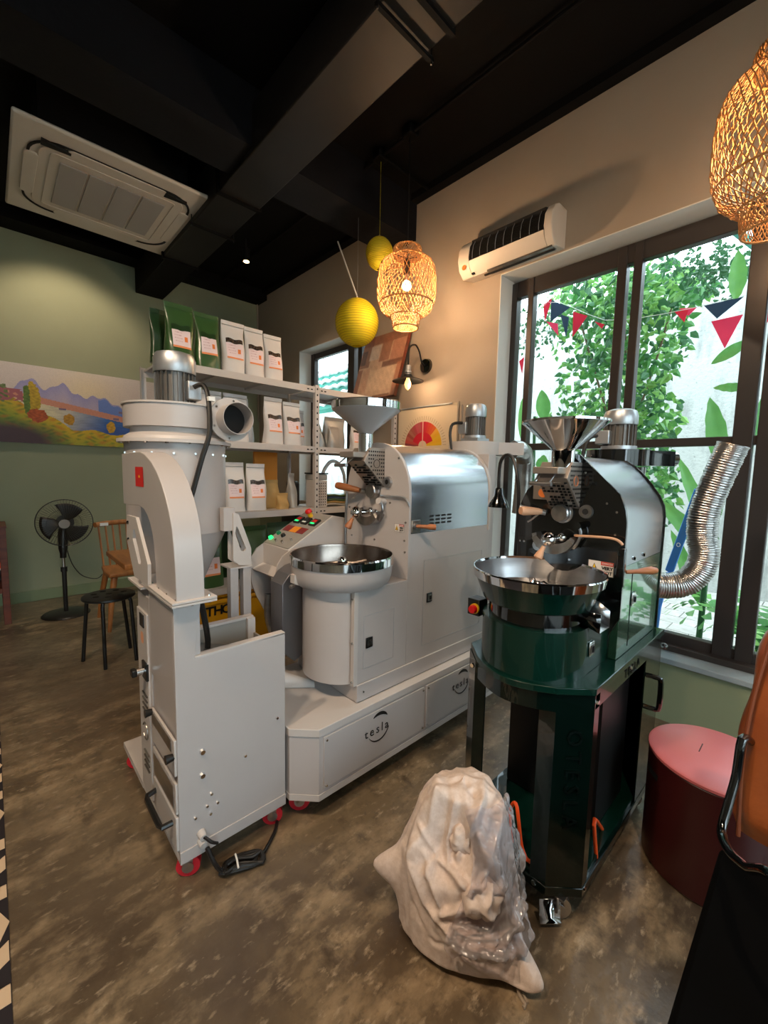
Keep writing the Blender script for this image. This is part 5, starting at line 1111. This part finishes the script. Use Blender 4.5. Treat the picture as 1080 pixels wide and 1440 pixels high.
MB().tube([(cx0+.03, 3.84, .20), (cx0+.03, 4.15, .20)], .010, 8).obj('stretcher', 'wood_orange', Ch); MB().tube([(cx1-.03, 3.84, .20), (cx1-.03, 4.15, .20)], .010, 8).obj('stretcher', 'wood_orange', Ch)
bx('white_tag', 'foam_white', Ch, .66, .72, 4.195, 4.20, .79, .815)
# table
Tb = thing('square_table', 'small square wooden cafe table partly hidden behind the white destoner', 'table', (.9, 3.25, 0))
MB().box(.585, 1.16, 2.963, 3.535, .652, .686).obj('tabletop', 'wood_orange', Tb, bev=.005)
MB().cyl((.90, 3.25, .02), (.90, 3.25, .652), .03, n=18).obj('pedestal', 'black_paint', Tb); bx('foot_plate', 'black_paint', Tb, .74, 1.06, 3.09, 3.41, 0, .02, bev=.005)
# stool
S_ = thing('metal_stool', 'round black metal stool with holes in the seat, in front of the wooden chair', 'stool', (.52, 3.23, 0))
sx_, sy_ = .535, 3.20
MB().lathe([(0, .458), (.135, .458), (.15, .452), (.152, .440), (.146, .435), (.13, .446), (0, .446)], (sx_, sy_, 0), n=40).obj('seat', 'black_paint', S_, sharp=25)
for k in range(8):
    r_ = .085 if k else 0; a_ = k*2*PI/7
    MB().cyl((sx_+r_*math.cos(a_), sy_+r_*math.sin(a_), .4575), (sx_+r_*math.cos(a_), sy_+r_*math.sin(a_), .4592), .018, n=14).obj('seat_hole', 'hole_black', S_)
for lx_, ly_ in ((.392, 3.303), (.48, 3.08), (.66, 3.10), (.675, 3.34)):
    d_ = Vector((lx_-sx_, ly_-sy_, 0)).normalized(); p = Vector((sx_, sy_, 0))+d_*.125
    MB().tube([(p.x, p.y, .442), (p.x+d_.x*.012, p.y+d_.y*.012, .41), (lx_, ly_, .0)], .0115, 10).obj('leg', 'black_paint', S_)
# wooden cabinet at the left edge
Cb = thing('wooden_sideboard', 'reddish-brown open wooden sideboard cut off by the left edge of the photo', 'cabinet', (-.3, 4.62, 0))
for x in (-.72, .028):
    for y in (4.47, 4.78): bx('leg', 'wood_red', Cb, x, x+.045, y, y+.045, 0, .785, bev=.003)
bx('top', 'wood_red', Cb, -.74, .078, 4.46, 4.84, .785, .805, bev=.003); bx('shelf_board', 'wood_red', Cb, -.70, .05, 4.48, 4.82, .26, .30); bx('middle_board', 'black_paint', Cb, -.70, .05, 4.50, 4.82, .42, .44)
bx('back_board', 'black_paint', Cb, -.70, .03, 4.815, 4.825, .30, .78)
tag(bx('magazine', 'foam_white', None, -.24, .036, 4.53, 4.70, .441, .455), 'white magazine lying flat under the red one on the sideboard shelf', 'magazine', 'magazines')
tag(bx('magazine', 'orange_hose', None, -.24, .033, 4.535, 4.70, .456, .475), 'red-orange magazine on top of the white one on the sideboard shelf', 'magazine', 'magazines')
# door mat with lettering
Mt = thing('lettered_floor_mat', 'dark floor mat with cream lettering, cut off by the left edge of the photo', 'mat', (-.3, 1.8, 0))
bx('mat_base', 'mat_dark', Mt, -.62, -.0245, .55, 3.05, 0, .006)
for k, ch_ in enumerate('ORTOR'*3): text('lettering', ch_, .28, 'mat_letter', Mt, (-.122, .64+.17*k, .0068), (0, 1, 0), (-1, 0, 0), ext=.0004, bold=.012)

# ================================================================== RED BIN
B_ = thing('red_bin', 'dark red cylindrical metal bin with a pinkish lid under the window', 'bin', (1.69, .177, 0))
bcx, bcy, brr = 1.692, .178, .187
MB().lathe([(0, .004), (brr-.004, .004), (brr, .010), (brr, .372), (brr-.004, .376), (0, .376)], (bcx, bcy, 0), n=72).obj('bin_body', 'red_metal', B_, sharp=30)
MB().lathe([(0, .390), (brr-.004, .390), (brr+.003, .386), (brr+.003, .378), (0, .377)], (bcx, bcy, 0), n=72).obj('lid', 'red_metal_lid', B_, sharp=30)
aa = math.atan2(.335-bcy, 1.585-bcx)
b = MB().grid(lambda u, v: (bcx+(brr+.0012)*math.cos(aa+(u-.5)*.42), bcy+(brr+.0012)*math.sin(aa+(u-.5)*.42), .298+.022*v+0.0*u), 10, 1); b.obj('hand_slot', 'hole_black', B_)
bx('lid_slot', 'red_metal', B_, bcx-.01, bcx+.05, bcy+.045, bcy+.048, .3895, .391)

# ================================================================== LEATHER ARMCHAIR
A_ = thing('leather_armchair', 'brown leather armchair with black tube frame at the right edge of the photo', 'armchair', (1.0, -.25, 0))
def cush(u, v):
    # rounded cushion: u around the section in (x, y), v along the height
    a_ = 2*PI*u; hx_, hy_ = .065, .285; p = .32; c, s_ = math.cos(a_), math.sin(a_); z = .50+.475*v
    k = 1-.10*(2*v-1)**4*1.0+.0*v; kk = (1-abs(2*v-1)**7)**.5 if 0 < v < 1 else .0
    kk = max(kk, .55); w = .012*math.sin(z*31+1)*math.sin(a_*3)
    return (1.235+.05*v+(hx_*kk+.012*math.sin(PI*v))*math.copysign(abs(c)**p, c)+w*.3, -.198+(hy_*(.93+.07*kk)+.014*math.sin(PI*v)**.7-.018*v)*math.copysign(abs(s_)**p, s_)+w*.4, z)
b = MB().grid(cush, 72, 28); n_ = 73
b.f += [tuple(range(71, -1, -1)), tuple(28*n_+k for k in range(72))]
b.obj('backrest', 'leather', A_, sharp=70)
MB().tube([(1.158+.05*q-.0, .073+.014*math.sin(PI*q)-.014*q, .52+.44*q) for q in np.linspace(0, 1, 14)], .0042, 8).obj('seam_piping', 'leather_seam', A_)
MB().box(.32, 1.15, -.62, .10, .03, .482).obj('seat_base', 'fabric_black', A_, bev=.01)
fr = [at(u_, v_, 'x', x_) for u_, v_, x_ in ((1044, 1040, 1.16), (1036, 1090, 1.15), (1022, 1140, 1.12), (1015, 1172, 1.09), (1028, 1200, 1.03), (1055, 1222, .95), (1095, 1248, .86))]
fr = [(1.20, .07, .72)]+fr+[(.80, -.04, .50), (.55, -.16, .50), (.36, -.3, .50)]
MB().tube(fr, .009, 12, smooth=2).obj('frame_tube', 'black_gloss', A_)

# ================================================================== SACK
from mathutils import noise as mn
Sk = thing('coffee_sack', 'open off-white cotton sack slumped on the concrete floor with plastic film on it', 'sack', (.90, .63, 0))
sc_ = Vector((.905, .632, 0)); uv_ = Vector((.819, .574, 0)); wv = Vector((-.574, .819, 0))   # away from and across the view
FOLDS = [([(592, 1080), (574, 1140), (560, 1195), (585, 1245), (640, 1285), (690, 1290)], 16, .020), ([(618, 1085), (606, 1130), (612, 1165), (640, 1190)], 12, .016), ([(660, 1080), (642, 1118), (626, 1150)], 12, .016),
    ([(578, 1170), (596, 1210), (612, 1245)], 10, .014), ([(612, 1248), (650, 1222), (690, 1195)], 12, .016), ([(598, 1168), (625, 1182), (650, 1205)], 9, .013), ([(690, 1100), (676, 1150), (690, 1210), (705, 1260)], 14, .018),
    ([(545, 1200), (562, 1255), (590, 1300)], 9, .006), ([(640, 1310), (690, 1335), (715, 1370)], 7, .005), ([(600, 1275), (650, 1318), (700, 1352)], 9, .006), ([(655, 1120), (670, 1160), (660, 1200)], 9, .014), ([(640, 1270), (690, 1270), (722, 1235)], 12, .015), ([(570, 1140), (590, 1160), (585, 1200)], 8, .010), ([(630, 1295), (600, 1310), (560, 1270)], 9, -.005), ([(628, 1115), (640, 1135)], 14, -.02), ([(650, 1245), (675, 1240)], 12, -.014)]
def sackpt(th, t, off=0, fold=1.0):
    a_, b_ = math.cos(th), math.sin(th)          # a: along wv (left), b: towards the viewer
    prof = np.interp(t, [0, .04, .12, .28, .45, .62, .78, .9, 1], [0, .80, 1.0, 1.06, 1.0, .90, .76, .55, .0]); z = np.interp(t, [0, .04, .12, .28, .45, .62, .78, .9, 1], [0, .004, .03, .105, .20, .295, .375, .428, .45])
    ra, rb = .158, .128
    def g(c0, s0): d = (th-c0+PI) % (2*PI)-PI; return math.exp(-(d/s0)**2)
    low = math.exp(-((z-.03)/.05)**2); mid = math.exp(-((z-.165)/.045)**2)
    ext_ = 1+.56*g(2.53, .20)*low+.20*g(2.42, .55)*math.exp(-((z-.06)/.09)**2)+.42*g(0.12, .17)*mid+.10*g(-.0, .5)*math.exp(-((z-.2)/.1)**2)
    r = prof*ext_
    p = sc_+wv*(a_*ra*r-.012*t)+uv_*(-b_*rb*r+.02*t); p.z = z
    fx_, fy_ = 632-98*a_*prof, 1378-312*(z/.45)**.92
    dn = 0
    if b_ > -.35:
        for pl_, w_, h_ in FOLDS:
            dd = 1e9
            for (x0_, y0_), (x1_, y1_) in zip(pl_, pl_[1:]):
                L2 = (x1_-x0_)**2+(y1_-y0_)**2; k_ = max(0, min(1, ((fx_-x0_)*(x1_-x0_)+(fy_-y0_)*(y1_-y0_))/L2)); ex, ey = fx_-x0_-k_*(x1_-x0_), fy_-y0_-k_*(y1_-y0_); d2_ = math.hypot(ex, ey)
                if d2_ < dd: dd = d2_
            e_ = dd/w_; dn += 1.3*h_*(max(0, 1-e_)**1.4)
        dn *= min(1, (b_+.35)/.5)
    Pw = Vector((a_*prof*1.3, b_*prof*1.3, z*4)); f1 = mn.noise(Pw*1.2+Vector((3, 3, 3))); f2 = 1-abs(mn.noise(Vector((Pw.x*3.2+Pw.z, Pw.y*3.2, Pw.z*1.3))))*2.8; f3 = mn.noise(Pw*6)
    dn = (dn+f1*.012+f2*.0045*min(1, t*5)+f3*.0012)*fold
    nrm_ = (wv*a_-uv_*b_)*(1-.6*t)+Vector((0, 0, .25+.9*t*t)); nrm_.normalize()
    # mouth: a hollow facing the viewer high on the sack
    dmx = ((th-1.25+PI) % (2*PI)-PI)/.55; dmz = (t-.72)/.16; dent = -.050*math.exp(-dmx*dmx-dmz*dmz)
    lip = .018*math.exp(-(math.hypot(dmx, dmz)-1.35)**2/.12)
    p = p+nrm_*(dn+dent+lip+off); p.z = max(p.z, .002); return p
NU, NV = 200, 110
b = MB().grid(lambda u, v: tuple(sackpt(2*PI*u, v**.9)), NU, NV)
b.obj('sack_body', 'canvas_sack', Sk, sharp=180)
def clump(name, c, rx_, rz_, seed, m='canvas_sack', amp=.42):
    c = Vector(c); s0 = Vector((seed*3.1, seed, 0))
    def f(u, v):
        th, ph = 2*PI*u, PI*v; d = wv*math.cos(th)*math.sin(ph)+(-uv_)*(math.sin(th)*math.sin(ph))+Vector((0, 0, math.cos(ph)))
        r = 1+amp*.45*(1-abs(mn.noise(d*1.5+s0))*2.6)+amp*.25*math.sin(7*th+4*mn.noise(d*1.5+s0))*math.sin(ph)
        return tuple(c+Vector((d.x*rx_, d.y*rx_, d.z*rz_))*r)
    return MB().grid(f, 90, 60).obj(name, m, Sk, sharp=180)
sp = sackpt(1.9, .50); clump('gathered_mouth', sp+Vector((.020, .012, .0)), .056, .05, 2, amp=.30)
sp = sackpt(1.62, .76); clump('gathered_mouth', sp+Vector((.026, .016, .0)), .046, .05, 5, amp=.30)
# clear film draped down the right-hand side
def film(u, v):
    th = 1.62+1.35*u+.18*math.sin(v*5); t = .86-.60*v; o_ = .016+.016*abs(mn.noise(Vector((u*6, v*7, 3))))*2+.006*mn.noise(Vector((u*22, v*22, 1)))
    return tuple(sackpt(th, t, off=o_))
MB().grid(film, 70, 80).obj('plastic_film', 'film', Sk, sharp=180, kind='stuff')
tp = sackpt(2.53, .10)
MB().tube([tp+Vector((.004, .01, .0)), Vector((.902, .428, .02)), Vector((.897, .418, .006)), Vector((.893, .405, .004)), Vector((.884, .405, .004))], .0042, 8, smooth=2).obj('cord_end', 'rope', Sk)
MB().tube([Vector((.905, .43, .018)), Vector((.905, .412, .005)), Vector((.900, .402, .004))], .0036, 8, smooth=2).obj('cord_end', 'rope', Sk)

# ================================================================== THE COURTYARD OUTSIDE
struct(bx('ground_outside', 'paver', None, XW+.2, 9, -6, 9, -.1, .085)); struct(bx('ground_front', 'paver', None, -6, 6, -9, Y0-.2, -.14, -.02))
struct(bx('wall_courtyard', 'plaster_white', None, 5.5, 5.7, -6, 9, .085, 3.5))
struct(bx('wall_courtyard_end', 'plaster_white', None, 2.8, 5.5, 8.6, 8.8, .085, 3.2))
struct(bx('wall_street', 'plaster_white', None, -6, 6, -8.7, -8.5, -.02, 2.4))
gp = bpy.data.objects.new('trim_9', None); COL.objects.link(gp); gp['kind'] = 'structure'
me0 = None; rr = random.Random(9)
for i in range(13):
    for j in range(9):
        x = 2.84+i*.205; y = -.25+j*.30+(.15 if i % 2 else 0)
        if me0 is None: o = MB().box(0, .198, 0, .293, 0, .02).obj('paver', 'paver', gp, bev=.003); me0 = o
        else: o = me0.copy(); COL.objects.link(o); o.parent = gp
        o.location = (x, y, .082+rr.uniform(0, .003))
# leaves helper
def leafblade(base, tip, w, m, par, droop=.1, name='leaf', up=(0, 0, 1)):
    base, tip = Vector(base), Vector(tip); d_ = tip-base; s_ = d_.cross(Vector((-1, -.7, .2))).normalized(); n__ = s_.cross(d_).normalized()
    def f(u, v):
        ww = w*math.sin(PI*min(1, .04+v*.96))**.7*(1-.25*v); p = base+d_*v+s_*((u-.5)*2*ww)+n__*(abs(u-.5)*.35*ww-droop*v*v*d_.length*.3+.01*math.sin(v*25)*abs(u-.5)); return tuple(p)
    return MB().grid(f, 6, 12).obj(name, m, par, sharp=60)
def L3(u_, v_, x_): return at(u_, v_, 'x', x_)
V = thing('climbing_vine', 'leafy climbing vine hanging outside the large window', 'plant', (3.95, 1.35, .085))
b = MB(); b2 = MB(); r = random.Random(11)
def leafq(B, c, s_, r):
    d_ = Vector((r.uniform(-.5, .5), r.uniform(-1, 1), r.uniform(-1.1, .1))).normalized(); a_ = d_.cross(Vector((r.uniform(-1, -.3), r.uniform(-.5, .5), r.uniform(-.3, .6)))).normalized()
    n0 = d_.cross(a_)*s_*.12
    B.add([c, c+d_*s_*.28+a_*s_*.33+n0, c+d_*s_*.62+a_*s_*.24+n0, c+d_*s_*1.05, c+d_*s_*.62-a_*s_*.24+n0, c+d_*s_*.28-a_*s_*.33+n0], [(0, 1, 2, 3), (0, 3, 4, 5)])
blobs = [(880, 400, 95, 50, 420), (830, 470, 55, 60, 260), (905, 470, 70, 70, 420), (860, 540, 75, 60, 420), (900, 590, 60, 55, 300), (840, 600, 60, 40, 220), (800, 430, 40, 30, 90), (960, 400, 50, 25, 110), (905, 650, 45, 60, 160), (930, 690, 30, 50, 90), (780, 595, 28, 25, 50), (855, 420, 70, 50, 200)]
for u0, v0, ru, rv, n_ in blobs:
    for _ in range(int(n_*1.15)):
        q = r.uniform(0, 2*PI); k = r.random()**.55; x_ = r.uniform(3.65, 4.3)
        (leafq(b if r.random() < .62 else b2, Vector(L3(u0+ru*k*math.cos(q), v0+rv*k*math.sin(q), x_)), r.uniform(.045, .085), r))
b.obj('leaves', 'leaf', V, kind='stuff', fix=False); b2.obj('leaves', 'leaf_dark', V, kind='stuff', fix=False)
for pts_ in ([(905, 800), (900, 700), (890, 600), (880, 500), (880, 400)], [(900, 700), (860, 600), (830, 500), (810, 430)], [(890, 600), (925, 500), (950, 410)], [(870, 620), (820, 600), (775, 600)]):
    MB().tube([L3(a_, c_, 3.95) for a_, c_ in pts_], .009, 6, smooth=2).obj('stem', 'twig', V)
MB().tube([L3(905, 800, 3.95), (3.95, L3(905, 800, 3.95)[1], .085)], .012, 6).obj('stem', 'twig', V)
H_ = thing('hanging_plants', 'wispy hanging plants under the courtyard roof outside the large window', 'plant', (3.6, .8, 2.9))
b = MB()
for _ in range(480):
    u0, v0 = r.choice(((1000, 360), (985, 385), (960, 375), (1010, 400), (755, 450), (748, 480), (1030, 370)))
    q = r.uniform(0, 2*PI); k = r.random()**.6
    leafq(b, Vector(L3(u0+30*k*math.cos(q), v0+28*k*math.sin(q), r.uniform(3.38, 3.58))), r.uniform(.02, .05), r)
b.obj('foliage', 'leaf_dark', H_, kind='stuff', fix=False)
for u0 in (985, 1000, 1015): MB().tube([L3(u0, 360, 3.65), (3.65, L3(u0, 360, 3.65)[1], 3.44)], .002, 4).obj('hanging_wire', 'twig', H_)
Bn = thing('broadleaf_plant', 'tall plant with very large green leaves outside the right-hand panes', 'plant', (3.05, .5, .085))
for (u0, v0), (u1, v1), w_, x_ in (((1012, 650), (1000, 558), .062, 3.0), ((1050, 480), (1000, 512), .035, 3.1), ((1050, 545), (1003, 545), .03, 3.1), ((1034, 420), (1040, 350), .05, 3.0), ((1000, 780), (925, 700), .06, 3.15), ((1000, 760), (955, 640), .05, 3.3), ((1015, 700), (985, 760), .04, 3.1), ((985, 850), (945, 745), .05, 3.2), ((1075, 640), (1072, 560), .05, 3.0), ((1010, 760), (960, 735), .045, 3.05)):
    leafblade(L3(u0, v0, x_), L3(u1, v1, x_-.05), w_, 'leaf_big', Bn)
MB().tube([(3.08, .47, .085), (3.07, .46, .9), (3.05, .50, 1.35)], .016, 8, smooth=1).obj('stem', 'leaf_dark', Bn)
B2 = thing('large_leaved_plant', 'plant with broad pale green leaves outside the window corner behind the white roaster', 'plant', (3.1, 1.62, .085))
for (u0, v0), (u1, v1), w_, x_ in (((738, 625), (735, 560), .05, 3.1), ((765, 590), (762, 548), .06, 3.1), ((760, 660), (765, 640), .05, 3.1), ((735, 650), (742, 605), .04, 3.1), ((760, 655), (785, 665), .035, 3.0)):
    leafblade(L3(u0, v0, x_), L3(u1, v1, x_-.05), w_, 'leaf_big', B2)
MB().tube([(3.12, 1.62, .085), (3.12, 1.60, 1.0), (3.12, 1.62, 1.75)], .012, 8, smooth=1).obj('stem', 'leaf_dark', B2)
Fn = thing('fern', 'low fern on the paving outside the right-hand panes', 'plant', (3.1, .28, .085))
b = MB()
for k in range(30):
    a_ = r.uniform(0, 2*PI); L_n = r.uniform(.35, .7); c0 = Vector((3.15, .22, .3)); prev = None
    for j in range(12):
        t = j/11; p = c0+Vector((math.cos(a_)*L_n*t*.6, math.sin(a_)*L_n*t*.75, .45*math.sin(t*2.2)*L_n*1.3-.15*t)); s_ = Vector((-math.sin(a_), math.cos(a_), 0)); w_ = .07*math.sin(PI*(.1+.85*t))
        if prev is not None:
            for sg in (-1, 1): b.add([prev, prev+s_*sg*w_+(p-prev)*.8, p], [(0, 1, 2)])
        prev = p
b.obj('fronds', 'leaf', Fn, kind='stuff', fix=False)
MB().lathe([(0, 0), (.12, 0), (.15, .2), (.14, .2), (.12, .18), (0, .18)], (3.15, .22, .085), n=24).obj('pot', 'paver', Fn)
# bunting
Bt = thing('bunting', 'string of red, pink and navy triangular pennants outside the window', 'bunting', (3.3, 1.0, 2.6))
pen = [((738, 478), (752, 470), (745, 500), 'flag_navy'), ((764, 428), (776, 420), (766, 452), 'flag_red'), ((775, 422), (802, 432), (774, 452), 'flag_navy'), ((768, 452), (784, 455), (785, 472), 'flag_pink'), ((788, 442), (800, 446), (796, 474), 'flag_navy'), ((806, 438), (826, 444), (805, 474), 'flag_red'), ((836, 452), (850, 456), (846, 462), 'flag_red'), ((948, 438), (968, 436), (962, 453), 'flag_red'), ((955, 434), (980, 432), (968, 444), 'flag_pink'), ((990, 430), (1046, 417), (1008, 448), 'flag_navy'), ((1000, 452), (1045, 442), (1019, 490), 'flag_pink'), ((730, 508), (737, 502), (734, 526), 'flag_red'), ((1062, 430), (1095, 425), (1078, 455), 'flag_red')]
for k, (p0, p1, p2, m_) in enumerate(pen):
    x_ = 3.3+.02*(k % 3)
    a0_, a1_, a2_ = [Vector(L3(*p, x_)) for p in (p0, p1, p2)]; o_ = Vector((.004, 0, 0))
    MB().add([a0_, a1_, a2_, a0_+o_, a1_+o_, a2_+o_], [(0, 1, 2), (5, 4, 3), (0, 1, 4, 3), (1, 2, 5, 4), (2, 0, 3, 5)]).obj('pennant', m_, Bt)
MB().tube([L3(725, 500, 3.32), L3(770, 425, 3.32), L3(850, 450, 3.32), L3(960, 436, 3.32), L3(1045, 416, 3.32), L3(1140, 400, 3.32)], .002, 5, smooth=2).obj('string', 'foam_white', Bt)
# blue tool behind the silver duct
t = thing('blue_level', 'bright blue flat plastic bar leaning outside behind the silver duct', 'tool', (3.0, .6, .085))
p0, p1 = Vector(L3(940, 805, 3.0)), Vector(L3(982, 690, 3.0)); s_ = Vector((0, .020, .012))
MB().add([p0-s_, p0+s_, p1+s_, p1-s_]+[q+Vector((.02, 0, 0)) for q in (p0-s_, p0+s_, p1+s_, p1-s_)], [(0, 1, 2, 3), (7, 6, 5, 4), (0, 1, 5, 4), (1, 2, 6, 5), (2, 3, 7, 6), (3, 0, 4, 7)]).obj('bar', 'blue_plastic', t, bev=.004)
MB().tube([p0+Vector((-.004, 0, .0)), (2.99, p0.y+.03, .5), (3.0, p0.y+.05, .09)], .012, 8).obj('pole', 'blue_plastic', t)
q = p0.lerp(p1, .35)+Vector((-.004, 0, 0)); MB().tube([q+Vector((0, .009*math.cos(a_), .011*math.sin(a_))) for a_ in np.linspace(0, 2*PI, 13)[:-1]], .002, 5, closed=True).obj('eyelet', 'foam_white', t)
# courtyard roof frame
Rf = thing('courtyard_awning', 'white-roofed steel awning frame over the courtyard outside', 'awning', (4.6, .4, 3.2))
MB().prism([(-.9, 3.46), (.95, 3.46), (.95, 3.5), (-.9, 3.5)], 'x', 3.35, 3.40).obj('beam', 'frame_dark', Rf)
MB().tube([(3.4, 1.0, 3.44), (4.4, .8, 3.40), (5.5, .55, 3.36)], .035, 6).obj('beam', 'teal', Rf); MB().tube([(3.4, .2, 3.44), (4.4, .1, 3.40), (5.5, -.05, 3.36)], .035, 6).obj('beam', 'frame_dark', Rf)
# teal slatted roof seen through the small window
Tr = thing('teal_roof', 'teal and white corrugated roof seen through the small window', 'roof', (4.0, 4.8, 2.2))
for k in range(5):
    z = 2.16+.13*k; MB().prism([(z, 3.5), (z+.03, 3.5), (z+.055, 4.2), (z+.025, 4.2)] if 0 else [(3.5+.08*k, z), (3.62+.08*k, z-.03), (3.62+.08*k, z+.03), (3.5+.08*k, z+.05)], 'y', 3.9, 6.4).obj('roof_sheet', 'teal', Tr)
    b = MB(); b.grid(lambda u, v: (3.49+.08*k-.03*math.sin(PI*v)+.012*math.sin(u*60+k), 3.9+2.5*u, z+.045+.05*v+.012*math.sin(u*83+k*2)), 60, 4); b.obj('white_cover', 'foam_white', Tr, solid=.01)
for y in (4.0, 6.3): bx('post', 'teal', Tr, 3.7, 3.75, y, y+.05, .085, 2.4)
